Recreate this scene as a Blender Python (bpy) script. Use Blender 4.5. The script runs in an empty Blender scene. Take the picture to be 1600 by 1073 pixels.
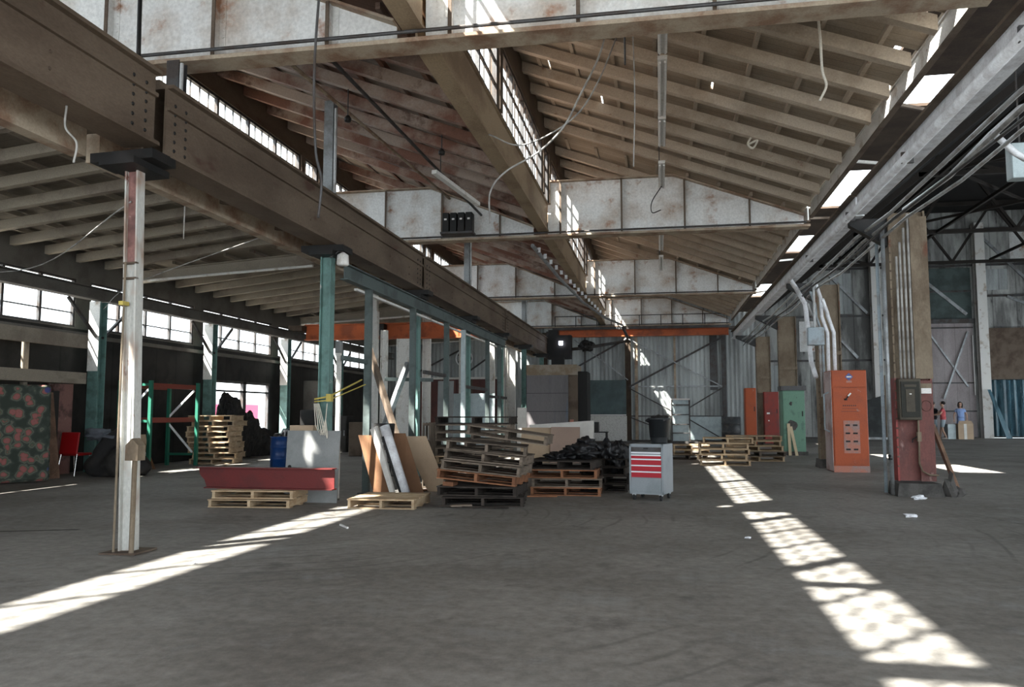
import bpy, bmesh, math, random
from mathutils import Vector, Matrix, Euler, noise
random.seed(7)
S = bpy.context.scene
COL = S.collection
R = math.radians

# ---------------------------------------------------------------- camera, sky, sun, exposure
cam_d = bpy.data.cameras.new('camera'); cam = bpy.data.objects.new('camera', cam_d); COL.objects.link(cam)
cam_d.sensor_fit = 'HORIZONTAL'; cam_d.sensor_width = 36.0; cam_d.lens = 1244.0/1600.0*36.0
cam_d.clip_start = 0.05; cam_d.clip_end = 500
cam.location = (0, 0, 1.4)
cam.rotation_euler = (R(90+4.985), 0, R(10.48))
S.camera = cam
S.view_settings.view_transform = 'Standard'; S.view_settings.look = 'None'
S.view_settings.gamma = 1.0; S.view_settings.use_curve_mapping = False
S.view_settings.exposure = 0.88

w = bpy.data.worlds.new('sky'); S.world = w; w.use_nodes = True
nt = w.node_tree; nt.nodes.clear()
wo = nt.nodes.new('ShaderNodeOutputWorld'); bg = nt.nodes.new('ShaderNodeBackground')
bg.inputs['Color'].default_value = (0.86, 0.94, 1.0, 1); bg.inputs['Strength'].default_value = 2.9
nt.links.new(bg.outputs[0], wo.inputs[0])

SUN_DIR = Vector((1.0, 1.12, -1.73)).normalized()
sd = bpy.data.lights.new('sun', 'SUN'); sun = bpy.data.objects.new('sun', sd); COL.objects.link(sun)
sd.energy = 27.0; sd.angle = R(0.9); sd.color = (1.0, 0.95, 0.87)
sun.rotation_euler = SUN_DIR.to_track_quat('-Z', 'Y').to_euler(); sun.location = (-30, -30, 50)

# ---------------------------------------------------------------- helpers
ORG = {}
class G:
    def __init__(s): s.v = []; s.f = []
    def add(s, vs, fs):
        b = len(s.v); s.v += [Vector(p) for p in vs]; s.f += [[b+i for i in f] for f in fs]; return s
    def box(s, x0, x1, y0, y1, z0, z1):
        return s.add([(x0,y0,z0),(x1,y0,z0),(x1,y1,z0),(x0,y1,z0),(x0,y0,z1),(x1,y0,z1),(x1,y1,z1),(x0,y1,z1)],
                     [(0,3,2,1),(4,5,6,7),(0,1,5,4),(1,2,6,5),(2,3,7,6),(3,0,4,7)])
    def obox(s, c, size, rot=(0,0,0)):
        m = Euler(rot).to_matrix(); a,b,d = [k/2 for k in size]; c = Vector(c)
        vs = [c + m @ Vector(p) for p in [(-a,-b,-d),(a,-b,-d),(a,b,-d),(-a,b,-d),(-a,-b,d),(a,-b,d),(a,b,d),(-a,b,d)]]
        return s.add(vs, [(0,3,2,1),(4,5,6,7),(0,1,5,4),(1,2,6,5),(2,3,7,6),(3,0,4,7)])
    def beam(s, p0, p1, wd, h, up=(0,0,1), off=(0,0)):
        p0 = Vector(p0); p1 = Vector(p1); d = (p1-p0).normalized(); up = Vector(up)
        r = d.cross(up)
        if r.length < 1e-4: r = d.cross(Vector((0,1,0)))
        r.normalize(); u = r.cross(d).normalized()
        o = r*off[0] + u*off[1]
        vs = []
        for p in (p0, p1):
            for a, b in ((-1,-1),(1,-1),(1,1),(-1,1)): vs.append(p + o + r*(a*wd/2) + u*(b*h/2))
        return s.add(vs, [(0,1,2,3),(7,6,5,4),(0,4,5,1),(1,5,6,2),(2,6,7,3),(3,7,4,0)])
    def ibeam(s, p0, p1, h, wd, tf=.02, tw=.012, up=(0,0,1)):
        s.beam(p0, p1, wd, tf, up, (0, h/2-tf/2)); s.beam(p0, p1, wd, tf, up, (0, -h/2+tf/2))
        return s.beam(p0, p1, tw, h-2*tf, up)
    def tube(s, pts, r, n=8, closed=False):
        pts = [Vector(p) for p in pts]; b = len(s.v); m = len(pts); prev = None
        for i, p in enumerate(pts):
            d = (pts[min(i+1,m-1)] - pts[max(i-1,0)]).normalized()
            a = d.cross(Vector((0,0,1))) if prev is None else prev - d*prev.dot(d)
            if a.length < 1e-3: a = d.cross(Vector((0,1,0)))
            a.normalize(); prev = a; c = d.cross(a)
            rr = r[i] if isinstance(r, (list, tuple)) else r
            for k in range(n):
                t = 2*math.pi*k/n; s.v.append(p + a*math.cos(t)*rr + c*math.sin(t)*rr)
        for i in range(m-1):
            for k in range(n):
                s.f.append([b+i*n+k, b+i*n+(k+1)%n, b+(i+1)*n+(k+1)%n, b+(i+1)*n+k])
        s.f.append([b+k for k in range(n)][::-1]); s.f.append([b+(m-1)*n+k for k in range(n)])
        return s
    def prism(s, poly, axis, a0, a1):
        n = len(poly); vs = []
        for a in (a0, a1):
            for p, q in poly:
                vs.append({'x':(a,p,q),'y':(p,a,q),'z':(p,q,a)}[axis])
        return s.add(vs, [list(range(n))[::-1], [n+i for i in range(n)]] + [[i,(i+1)%n,n+(i+1)%n,n+i] for i in range(n)])
    def lathe(s, prof, c=(0,0,0), n=24):
        b = len(s.v); c = Vector(c); m = len(prof)
        for r, z in prof:
            for k in range(n):
                t = 2*math.pi*k/n; s.v.append(c + Vector((r*math.cos(t), r*math.sin(t), z)))
        for i in range(m-1):
            for k in range(n): s.f.append([b+i*n+k, b+i*n+(k+1)%n, b+(i+1)*n+(k+1)%n, b+(i+1)*n+k])
        s.f.append([b+k for k in range(n)][::-1]); s.f.append([b+(m-1)*n+k for k in range(n)])
        return s
    def dome(s, c, ax, r, n=6):
        c = Vector(c); ax = Vector(ax).normalized(); a = ax.orthogonal().normalized(); d = ax.cross(a); b = len(s.v)
        for rr, hh in ((r,0),(r*.7,r*.5)):
            for k in range(n):
                t = 2*math.pi*k/n; s.v.append(c + a*math.cos(t)*rr + d*math.sin(t)*rr + ax*hh)
        for k in range(n): s.f.append([b+k, b+(k+1)%n, b+n+(k+1)%n, b+n+k])
        s.f.append([b+n+k for k in range(n)]); return s
    def blob(s, c, size, seed=0, amp=.25, sub=3, flat=None, freq=1.6):
        bm = bmesh.new(); bmesh.ops.create_icosphere(bm, subdivisions=sub, radius=1)
        c = Vector(c); b = len(s.v)
        for v in bm.verts:
            q = v.co*freq + Vector((seed*7.3, seed*3.1, seed*1.7))
            k = 1 + amp*noise.noise(q)*1.6 + amp*.8*abs(noise.noise(q*2.7)) - amp*.5*abs(noise.noise(q*5.1))
            p = Vector((v.co.x*size[0]*k, v.co.y*size[1]*k, v.co.z*size[2]*k))
            if flat is not None and c.z + p.z < flat: p.z = flat - c.z
            s.v.append(c + p)
        s.f += [[b+v.index for v in f.verts] for f in bm.faces]; bm.free(); return s
    def mesh(s, name, mat, org=(0,0,0), smooth=False, bevel=0):
        me = bpy.data.meshes.new(name); o = Vector(org)
        me.from_pydata([tuple(p-o) for p in s.v], [], s.f); me.update()
        if mat: me.materials.append(mat)
        ob = bpy.data.objects.new(name, me); COL.objects.link(ob)
        if smooth:
            for p in me.polygons: p.use_smooth = True
        if bevel:
            bm = bmesh.new(); bm.from_mesh(me)
            bmesh.ops.bevel(bm, geom=bm.edges[:], offset=bevel, segments=1, affect='EDGES', clamp_overlap=True)
            bm.to_mesh(me); bm.free()
        return ob
    def part(s, name, mat, parent, smooth=False, bevel=0, label=None):
        ob = s.mesh(name, mat, ORG.get(parent.name, (0,0,0)), smooth, bevel)
        ob.parent = parent; ORG[ob.name] = ORG.get(parent.name, (0,0,0))
        if label: ob['label'] = label
        return ob
    def thing(s, name, mat, label, cat, loc=(0,0,0), group=None, smooth=False, bevel=0, kind=None):
        ob = s.mesh(name, mat, loc, smooth, bevel); ob.location = loc; ORG[ob.name] = tuple(loc)
        ob['label'] = label; ob['category'] = cat
        if group: ob['group'] = group
        if kind: ob['kind'] = kind
        return ob
    def struct(s, name, mat, parent=None, smooth=False):
        ob = s.mesh(name, mat, (0,0,0), smooth); ob['kind'] = 'structure'
        if parent: ob.parent = parent
        return ob

def root(name, label, cat, loc=(0,0,0), group=None, rotz=0):
    o = bpy.data.objects.new(name, None); COL.objects.link(o); o.location = loc; o.rotation_euler = (0,0,rotz)
    o.empty_display_size = .1
    o['label'] = label; o['category'] = cat
    if group: o['group'] = group
    ORG[o.name] = tuple(loc); return o
def copy_tree(o, parent=None):
    c = o.copy(); COL.objects.link(c)
    if parent: c.parent = parent
    for ch in KIDS(o): copy_tree(ch, c)
    return c
def KIDS(o): return [x for x in list(COL.objects) if x.parent == o] if o.name not in KC else KC[o.name]
KC = {}
def cache_kids(o):
    KC[o.name] = [x for x in list(COL.objects) if x.parent == o]
    for k in KC[o.name]: cache_kids(k)
ORD = ['first','second','third','fourth','fifth','sixth','seventh','eighth','ninth','tenth','eleventh','twelfth','thirteenth',
       'fourteenth','fifteenth','sixteenth','seventeenth','eighteenth','nineteenth','twentieth','twenty-first','twenty-second',
       'twenty-third','twenty-fourth','twenty-fifth','twenty-sixth','twenty-seventh','twenty-eighth','twenty-ninth','thirtieth',
       'thirty-first','thirty-second','thirty-third','thirty-fourth','thirty-fifth','thirty-sixth','thirty-seventh','thirty-eighth','thirty-ninth','fortieth']

# ---------------------------------------------------------------- materials
M = {}
def mat(name, c1, c2=None, scale=2.0, lo=.45, hi=.6, rough=.75, metal=0.0, bump=.15, stretch=(1,1,1), c3=None, lo3=.6, hi3=.66,
        fine=.25, fscale=40, rand=0.0, planks=None, trans=0.0):
    m = bpy.data.materials.new(name); m.use_nodes = True; n = m.node_tree.nodes; l = m.node_tree.links
    b = n['Principled BSDF']; b.inputs['Roughness'].default_value = rough; b.inputs['Metallic'].default_value = metal; b.inputs['Specular IOR Level'].default_value = .28
    tc = n.new('ShaderNodeTexCoord'); mp = n.new('ShaderNodeMapping'); mp.inputs['Scale'].default_value = stretch
    l.new(tc.outputs['Object'], mp.inputs['Vector'])
    vec = mp.outputs[0]
    if rand:
        oi = n.new('ShaderNodeObjectInfo'); va = n.new('ShaderNodeVectorMath'); va.operation = 'ADD'
        sc = n.new('ShaderNodeMath'); sc.operation = 'MULTIPLY'; sc.inputs[1].default_value = 37.0
        l.new(oi.outputs['Random'], sc.inputs[0]); l.new(mp.outputs[0], va.inputs[0]); l.new(sc.outputs[0], va.inputs[1]); vec = va.outputs[0]
    def rgb(c): return (c[0], c[1], c[2], 1)
    def nz(s_, det=6, ro=.6):
        t = n.new('ShaderNodeTexNoise'); t.inputs['Scale'].default_value = s_; t.inputs['Detail'].default_value = det
        t.inputs['Roughness'].default_value = ro; l.new(vec, t.inputs['Vector']); return t.outputs['Fac']
    def ramp(src, a, b_):
        r = n.new('ShaderNodeMapRange'); r.inputs['From Min'].default_value = a; r.inputs['From Max'].default_value = b_
        l.new(src, r.inputs['Value']); return r.outputs[0]
    def mix(f, a, b_, mode='MIX'):
        x = n.new('ShaderNodeMix'); x.data_type = 'RGBA'; x.blend_type = mode
        if isinstance(f, float): x.inputs[0].default_value = f
        else: l.new(f, x.inputs[0])
        for k, q in ((6, a), (7, b_)):
            if isinstance(q, tuple): x.inputs[k].default_value = rgb(q)
            else: l.new(q, x.inputs[k])
        return x.outputs[2]
    col = tuple(c1)
    if c2: col = mix(ramp(nz(scale), lo, hi), tuple(c1), tuple(c2))
    if c3: col = mix(ramp(nz(scale*1.7+.3, 8, .65), lo3, hi3), col, tuple(c3))
    fn = nz(fscale, 4, .7)
    if fine:
        g = ramp(fn, .25, .75); v = mix(g, (1-fine,)*3, (1+fine*.5,)*3); col = mix(1.0, col, v, 'MULTIPLY')
    if rand:
        rr = n.new('ShaderNodeMapRange'); rr.inputs['To Min'].default_value = 1-rand; rr.inputs['To Max'].default_value = 1+rand*.6
        l.new(oi.outputs['Random'], rr.inputs['Value']); cc = n.new('ShaderNodeCombineColor')
        for i in range(3): l.new(rr.outputs[0], cc.inputs[i])
        col = mix(1.0, col, cc.outputs[0], 'MULTIPLY')
    if planks:
        axis, freq, dark = planks
        sp = n.new('ShaderNodeSeparateXYZ'); l.new(tc.outputs['Object'], sp.inputs[0])
        mm = n.new('ShaderNodeMath'); mm.operation = 'MULTIPLY'; mm.inputs[1].default_value = freq; l.new(sp.outputs[axis], mm.inputs[0])
        fr = n.new('ShaderNodeMath'); fr.operation = 'FRACT'; l.new(mm.outputs[0], fr.inputs[0])
        line = ramp(fr.outputs[0], .0, .07)
        fl = n.new('ShaderNodeMath'); fl.operation = 'FLOOR'; l.new(mm.outputs[0], fl.inputs[0])
        wn = n.new('ShaderNodeTexWhiteNoise'); wn.noise_dimensions = '1D'; l.new(fl.outputs[0], wn.inputs['W'])
        tone = ramp(wn.outputs['Value'], -1.8, 1.4)
        cc = n.new('ShaderNodeCombineColor')
        for i in range(3): l.new(tone, cc.inputs[i])
        col = mix(1.0, col, mix(line, (dark,)*3, (1.0,1.0,1.0)), 'MULTIPLY')
        col = mix(.55, col, mix(1.0, col, cc.outputs[0], 'MULTIPLY'))
    if isinstance(col, tuple): b.inputs['Base Color'].default_value = rgb(col)
    else: l.new(col, b.inputs['Base Color'])
    if bump:
        bp = n.new('ShaderNodeBump'); bp.inputs['Strength'].default_value = bump; bp.inputs['Distance'].default_value = .02
        l.new(fn, bp.inputs['Height']); l.new(bp.outputs[0], b.inputs['Normal'])
    if trans:
        b.inputs['Transmission Weight'].default_value = trans
    M[name] = m; return m

mat('concrete', (.27,.258,.24), (.175,.163,.147), .55, .42, .62, .62, bump=.25, c3=(.115,.107,.10), lo3=.58, hi3=.72, fine=.4, fscale=9)
# joints, cracks and tyre marks in the slab
def floor_extra():
    m = M['concrete']; n = m.node_tree.nodes; l = m.node_tree.links; b = n['Principled BSDF']
    src = b.inputs['Base Color'].links[0].from_socket
    tc = n.new('ShaderNodeTexCoord')
    wv = n.new('ShaderNodeTexWave'); wv.wave_type = 'RINGS'; wv.rings_direction = 'Z'; wv.inputs['Scale'].default_value = .9
    wv.inputs['Distortion'].default_value = 9; wv.inputs['Detail'].default_value = 2; wv.inputs['Detail Scale'].default_value = .35
    mp = n.new('ShaderNodeMapping'); mp.inputs['Location'].default_value = (5.5, -10.5, 0); l.new(tc.outputs['Object'], mp.inputs[0]); l.new(mp.outputs[0], wv.inputs['Vector'])
    r1 = n.new('ShaderNodeMapRange'); r1.inputs['From Min'].default_value = .93; r1.inputs['From Max'].default_value = 1.0; l.new(wv.outputs['Fac'], r1.inputs[0])
    nn = n.new('ShaderNodeTexNoise'); nn.inputs['Scale'].default_value = .35; l.new(tc.outputs['Object'], nn.inputs['Vector'])
    r2 = n.new('ShaderNodeMapRange'); r2.inputs['From Min'].default_value = .5; r2.inputs['From Max'].default_value = .62; l.new(nn.outputs['Fac'], r2.inputs[0])
    mu = n.new('ShaderNodeMath'); mu.operation = 'MULTIPLY'; l.new(r1.outputs[0], mu.inputs[0]); l.new(r2.outputs[0], mu.inputs[1])
    mu2 = n.new('ShaderNodeMath'); mu2.operation = 'MULTIPLY'; mu2.inputs[1].default_value = .45; l.new(mu.outputs[0], mu2.inputs[0])
    mx = n.new('ShaderNodeMix'); mx.data_type = 'RGBA'; mx.inputs[7].default_value = (.05,.048,.046,1); l.new(mu2.outputs[0], mx.inputs[0]); l.new(src, mx.inputs[6])
    # pale dusty patches
    n3 = n.new('ShaderNodeTexNoise'); n3.inputs['Scale'].default_value = 1.1; n3.inputs['Detail'].default_value = 9; n3.inputs['Roughness'].default_value = .75
    l.new(tc.outputs['Object'], n3.inputs['Vector'])
    r3 = n.new('ShaderNodeMapRange'); r3.inputs['From Min'].default_value = .53; r3.inputs['From Max'].default_value = .75; r3.inputs['To Max'].default_value = .85; l.new(n3.outputs['Fac'], r3.inputs[0])
    m3 = n.new('ShaderNodeMix'); m3.data_type = 'RGBA'; m3.inputs[7].default_value = (.37,.375,.37,1); l.new(r3.outputs[0], m3.inputs[0]); l.new(mx.outputs[2], m3.inputs[6])
    l.new(m3.outputs[2], b.inputs['Base Color'])
    rr = n.new('ShaderNodeMapRange'); rr.inputs['To Min'].default_value = .42; rr.inputs['To Max'].default_value = .8; l.new(n3.outputs['Fac'], rr.inputs[0]); l.new(rr.outputs[0], b.inputs['Roughness'])
floor_extra()
mat('rafter_pale', (.46,.39,.31), (.35,.285,.22), 1.5, .5, .66, .85, c3=(.23,.12,.08), lo3=.64, hi3=.74, rand=.12)
mat('rafter_red', (.38,.30,.25), (.21,.105,.075), .8, .44, .57, .85, c3=(.13,.075,.055), lo3=.56, hi3=.66, rand=.25)
mat('rafter_low', (.275,.24,.19), (.21,.175,.14), 1.2, .5, .62, .85, c3=(.17,.09,.06), lo3=.66, hi3=.74, rand=.12)
mat('deck_pale', (.44,.37,.29), (.36,.285,.21), .9, .45, .65, .9, planks=('Y',5.5,.35))
mat('deck_red', (.34,.28,.24), (.19,.11,.08), .7, .44, .57, .9, planks=('Y',5.5,.35))
mat('deck_low', (.26,.23,.185), (.20,.17,.135), .7, .45, .6, .9, planks=('Y',4.5,.45))
mat('plate_white', (.72,.73,.72), (.50,.45,.40), 1.1, .46, .66, .6, c3=(.34,.18,.11), lo3=.58, hi3=.70, fine=.25, fscale=22)
mat('flange_tan', (.40,.33,.25), (.24,.15,.10), 2.2, .45, .62, .7)
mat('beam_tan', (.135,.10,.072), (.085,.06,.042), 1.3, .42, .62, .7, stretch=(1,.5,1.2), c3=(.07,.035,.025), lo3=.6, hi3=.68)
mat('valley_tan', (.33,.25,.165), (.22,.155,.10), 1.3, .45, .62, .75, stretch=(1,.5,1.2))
mat('beam_brown', (.13,.10,.075), (.08,.055,.04), 1.5, .45, .6, .8)
mat('soffit', (.07,.05,.035), (.045,.03,.022), 1.2, .45, .6, .85)
mat('black_steel', (.008,.008,.008), (.014,.012,.011), 3, .45, .6, .5)
mat('dark_steel', (.07,.07,.072), (.05,.04,.035), 3, .45, .6, .5, metal=.3)
mat('grey_steel', (.30,.32,.33), (.20,.20,.20), 3, .45, .6, .45, metal=.5)
mat('silver', (.80,.82,.85), (.6,.6,.62), 4, .45, .6, .4, metal=.0)
mat('white_paint', (.66,.65,.62), (.42,.36,.30), 3, .55, .68, .6, c3=(.22,.10,.06), lo3=.66, hi3=.72)
mat('near_post', (.52,.52,.49), (.33,.24,.19), 2.5, .5, .6, .55, stretch=(1,1,.45), c3=(.18,.085,.065), lo3=.58, hi3=.64)
mat('red_web', (.23,.115,.10), (.10,.05,.045), 2.5, .5, .6, .55, c3=(.4,.36,.33), lo3=.62, hi3=.7)
mat('green_paint', (.14,.25,.23), (.095,.165,.15), 2.5, .5, .6, .55, c3=(.40,.42,.40), lo3=.66, hi3=.7)
mat('green_gray', (.09,.115,.112), (.06,.075,.072), 2.5, .5, .6, .6)
mat('rack_green', (.02,.13,.085), None, rough=.5)
mat('rack_orange', (.20,.045,.03), None, rough=.5)
mat('crane_orange', (.52,.13,.045), (.30,.08,.035), 1.5, .5, .62, .55)
mat('column_beige', (.20,.16,.115), (.115,.085,.058), 1.4, .45, .6, .8, stretch=(1,1,.5), c3=(.12,.055,.035), lo3=.62, hi3=.68)
mat('column_red', (.15,.052,.044), (.10,.042,.037), 2.0, .45, .6, .6, stretch=(1,1,.5), c3=(.38,.25,.22), lo3=.60, hi3=.70)
mat('column_flange_red', (.25,.04,.035), (.16,.05,.045), 2.0, .45, .6, .5, stretch=(1,1,.5), c3=(.35,.30,.28), lo3=.62, hi3=.68)
mat('footing', (.09,.085,.08), (.05,.048,.045), 3, .45, .6, .9, bump=.4)
mat('orange_paint', (.36,.07,.018), (.29,.06,.02), 2.0, .5, .65, .5, c3=(.33,.16,.12), lo3=.64, hi3=.7)
mat('orange_dirty', (.42,.17,.12), (.30,.20,.18), 3, .48, .6, .6)
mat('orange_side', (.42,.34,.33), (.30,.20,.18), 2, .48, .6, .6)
mat('red_cabinet', (.22,.028,.018), (.16,.032,.026), 2.5, .5, .6, .5, c3=(.1,.05,.05), lo3=.66, hi3=.7)
mat('green_cabinet', (.13,.25,.18), (.09,.17,.13), 2.5, .55, .62, .55, c3=(.05,.05,.045), lo3=.66, hi3=.7)
mat('wall_corr', (.52,.56,.56), (.27,.285,.285), .9, .42, .6, .6, stretch=(1.3,1,.14), c3=(.11,.11,.11), lo3=.6, hi3=.72, planks=('X',1.4,.5))
mat('wall_patch', (.46,.47,.45), (.16,.16,.155), 1.0, .42, .58, .75, stretch=(1.1,1,.22), c3=(.05,.05,.048), lo3=.58, hi3=.68, planks=('X',.8,.4))
mat('wall_dark', (.035,.033,.031), (.02,.019,.018), 1.2, .45, .6, .85, planks=('Y',1.1,.5))
mat('wall_upper', (.14,.13,.115), (.10,.09,.08), 1.2, .45, .6, .85)
mat('door_red', (.13,.055,.05), (.095,.045,.042), 1.2, .45, .6, .7, planks=('X',1.3,.4))
mat('gate_pink', (.40,.36,.36), (.32,.28,.285), 1.2, .45, .6, .75, stretch=(1,1,.3), planks=('X',1.6,.6))
mat('gate_green', (.07,.095,.09), (.045,.06,.058), 1.2, .45, .6, .75)
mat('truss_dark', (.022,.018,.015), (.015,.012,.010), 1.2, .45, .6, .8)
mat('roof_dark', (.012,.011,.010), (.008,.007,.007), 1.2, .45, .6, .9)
mat('pallet_grey', (.17,.135,.105), (.10,.078,.06), 5, .45, .6, .9, stretch=(1,1,3), rand=.3)
mat('pallet_tan', (.50,.38,.25), (.40,.28,.17), 5, .45, .6, .85, stretch=(1,1,3), rand=.2)
mat('pallet_orange', (.27,.12,.06), (.19,.085,.045), 5, .45, .6, .85, rand=.2)
mat('pallet_dark', (.045,.036,.03), (.025,.02,.017), 5, .45, .6, .9, rand=.3)
mat('ibeam_red', (.125,.018,.017), (.10,.018,.017), 2, .5, .6, .5, fine=.12)
mat('sheet_grey', (.23,.24,.24), (.19,.20,.20), 2, .45, .6, .5, fine=.1)
mat('galvanised', (.36,.42,.43), (.30,.35,.36), 4, .45, .6, .4, metal=.3, fine=.15)
mat('hardboard', (.17,.085,.042), (.14,.07,.036), 2, .45, .6, .7, fine=.12)
mat('cardboard', (.44,.33,.23), (.40,.30,.21), 2, .45, .6, .85, fine=.08)
mat('cardboard_pink', (.36,.26,.21), (.33,.24,.20), 2, .45, .6, .85, fine=.08)
mat('foam_white', (.68,.66,.62), (.58,.56,.53), 2, .45, .6, .85, fine=.08)
mat('tarp_black', (.010,.010,.011), (.016,.016,.018), 4, .45, .6, .38, bump=.5, fscale=12)
mat('tarp_dark', (.014,.013,.013), (.024,.022,.02), 2, .45, .6, .75, bump=.5, fscale=8)
mat('cloth_grey', (.09,.10,.115), (.08,.085,.1), 3, .45, .6, .8)
mat('drum_blue', (.008,.04,.15), (.012,.05,.17), 4, .5, .6, .35, c3=(.4,.42,.45), lo3=.74, hi3=.76)
mat('drum_dark', (.06,.065,.07), (.10,.10,.10), 4, .5, .6, .5)
mat('bin_black', (.018,.02,.022), None, rough=.4, fine=.1)
mat('cab_grey', (.235,.26,.28), (.20,.225,.24), 2, .5, .6, .45, fine=.08)
mat('cab_red', (.36,.010,.022), None, rough=.4, fine=.08)
mat('cab_trim', (.66,.67,.70), None, rough=.35, metal=.3, fine=.05)
mat('rubber', (.02,.02,.02), None, rough=.8)
mat('booth_grey', (.15,.14,.145), (.12,.115,.12), 1.2, .45, .6, .55, c3=(.10,.12,.16), lo3=.6, hi3=.68, stretch=(1.5,1,.15))
mat('booth_beige', (.28,.245,.20), (.20,.15,.10), 2, .45, .6, .7)
mat('board_teal', (.075,.115,.12), (.045,.065,.07), .8, .4, .6, .5, fine=.08)
mat('terrazzo', (.55,.55,.53), (.42,.41,.39), 18, .5, .6, .7, fine=.3)
mat('plastic_blue', (.10,.20,.25), (.04,.09,.115), 2.0, .45, .6, .25, stretch=(3,1,.35), c3=(.40,.50,.54), lo3=.62, hi3=.7, trans=.2)
mat('net_black', (.03,.033,.033), (.05,.055,.055), 2, .45, .6, .7)
mat('yellow_strap', (.50,.40,.10), None, rough=.6)
mat('rope_white', (.6,.56,.48), None, rough=.8)
mat('wire_grey', (.36,.35,.33), (.2,.19,.18), 5, .45, .6, .6)
mat('conduit', (.44,.45,.45), (.28,.26,.24), 3, .5, .62, .45, metal=.3)
mat('conduit_blue', (.32,.38,.42), (.25,.27,.28), 3, .5, .62, .5)
mat('paper', (.75,.76,.8), None, rough=.9)
mat('chair_red', (.33,.006,.008), None, rough=.55, fine=.12)
mat('chrome', (.7,.7,.7), None, rough=.2, metal=.9, fine=.05)
mat('plank_brown', (.20,.12,.08), (.13,.08,.055), 3, .45, .6, .8)
mat('plank_tan', (.52,.42,.28), None, rough=.8)
mat('skin', (.48,.30,.22), None, rough=.6, fine=.04)
mat('hair', (.02,.016,.014), None, rough=.6)
mat('shirt_red', (.62,.13,.14), None, rough=.85, fine=.06)
mat('shirt_black', (.02,.02,.024), None, rough=.85, fine=.06)
mat('dress_blue', (.26,.38,.66), None, rough=.85, fine=.06)
mat('shorts_grey', (.32,.38,.42), None, rough=.85, fine=.06)
mat('panel_olive', (.014,.014,.009), (.009,.009,.007), 3, .45, .6, .6)
mat('panel_rim', (.06,.05,.035), (.04,.032,.022), 3, .45, .6, .6)
mat('sign_white', (.72,.70,.68), None, rough=.6)
mat('mark_blue', (.08,.11,.28), None, rough=.6)
mat('mark_dark', (.10,.04,.03), None, rough=.6)
mat('eye_dark', (.02,.015,.012), None, rough=.3)
mat('trailer_white', (.72,.74,.78), None, rough=.5)
mat('trailer_pink', (.75,.14,.28), None, rough=.5)
mat('ground_out', (.32,.30,.28), None, rough=.9)
mat('shoe', (.5,.45,.42), None, rough=.8)

def floral():
    m = bpy.data.materials.new('floral'); m.use_nodes = True; n = m.node_tree.nodes; l = m.node_tree.links; b = n['Principled BSDF']
    tc = n.new('ShaderNodeTexCoord'); b.inputs['Roughness'].default_value = .9
    nz = n.new('ShaderNodeTexNoise'); nz.inputs['Scale'].default_value = 6; l.new(tc.outputs['Object'], nz.inputs['Vector'])
    mx = n.new('ShaderNodeMix'); mx.data_type = 'VECTOR'; mx.inputs[0].default_value = .12; l.new(tc.outputs['Object'], mx.inputs[4]); l.new(nz.outputs['Color'], mx.inputs[5])
    vo = n.new('ShaderNodeTexVoronoi'); vo.inputs['Scale'].default_value = 6.5; l.new(mx.outputs[1], vo.inputs['Vector'])
    r = n.new('ShaderNodeValToRGB'); e = r.color_ramp.elements
    e[0].position = 0; e[0].color = (.20,.075,.07,1); e[1].position = .75; e[1].color = (.022,.03,.022,1)
    for p, c in ((.2,(.24,.09,.08,1)),(.34,(.22,.07,.065,1)),(.42,(.05,.075,.05,1)),(.52,(.11,.11,.085,1)),(.58,(.04,.05,.04,1))):
        q = e.new(p); q.color = c
    l.new(vo.outputs['Distance'], r.inputs[0])
    v2 = n.new('ShaderNodeTexVoronoi'); v2.inputs['Scale'].default_value = 2.1; l.new(tc.outputs['Object'], v2.inputs['Vector'])
    r2 = n.new('ShaderNodeMapRange'); r2.inputs['From Min'].default_value = .16; r2.inputs['From Max'].default_value = .12; l.new(v2.outputs['Distance'], r2.inputs[0])
    m2 = n.new('ShaderNodeMix'); m2.data_type = 'RGBA'; m2.inputs[7].default_value = (.045,.055,.16,1); l.new(r2.outputs[0], m2.inputs[0]); l.new(r.outputs[0], m2.inputs[6])
    l.new(m2.outputs[2], b.inputs['Base Color']); M['floral'] = m
floral()
def glass():
    m = bpy.data.materials.new('window_glass'); m.use_nodes = True; n = m.node_tree.nodes; l = m.node_tree.links; n.clear()
    o = n.new('ShaderNodeOutputMaterial'); t = n.new('ShaderNodeBsdfTransparent'); t.inputs[0].default_value = (.92,.93,.93,1)
    g = n.new('ShaderNodeBsdfGlossy'); g.inputs['Roughness'].default_value = .1; mx = n.new('ShaderNodeMixShader')
    mx.inputs[0].default_value = .05
    l.new(t.outputs[0], mx.inputs[1]); l.new(g.outputs[0], mx.inputs[2]); l.new(mx.outputs[0], o.inputs[0])
    M['window_glass'] = m
    m = bpy.data.materials.new('lamp_lens'); m.use_nodes = True; b = m.node_tree.nodes['Principled BSDF']
    b.inputs['Emission Color'].default_value = (.8,.85,1,1); b.inputs['Emission Strength'].default_value = 8; M['lamp_lens'] = m
glass()

# ---------------------------------------------------------------- plan
XW, X1, X2, X3 = -13.8, -8.5, -2.6, 3.3      # left wall, outer clerestory, middle clerestory, right eave
GY = [8.5, 18.7, 28.9, 39.0]                 # riveted girders
YB = 39.4                                    # back wall
YR = 49.3                                    # back wall of the tall right bay
ZW0, ZW1, ZR = 6.40, 7.62, 8.0               # clerestory sill, head, rafter underside at the ridge
ZE = 5.82                                    # rafter underside at the eave

# ---------------------------------------------------------------- the setting
G().box(-14.2, 24.2, -8, 49.6, -.2, 0).struct('floor', M['concrete'])
# floor curb in front of back wall
G().box(-5, 4.4, 37.5, 39.35, 0, .10).struct('trim_1', M['footing'])
G().box(-60, -14.2, 5, 60, -.3, -.15).struct('floor_outside', M['ground_out'])

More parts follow.
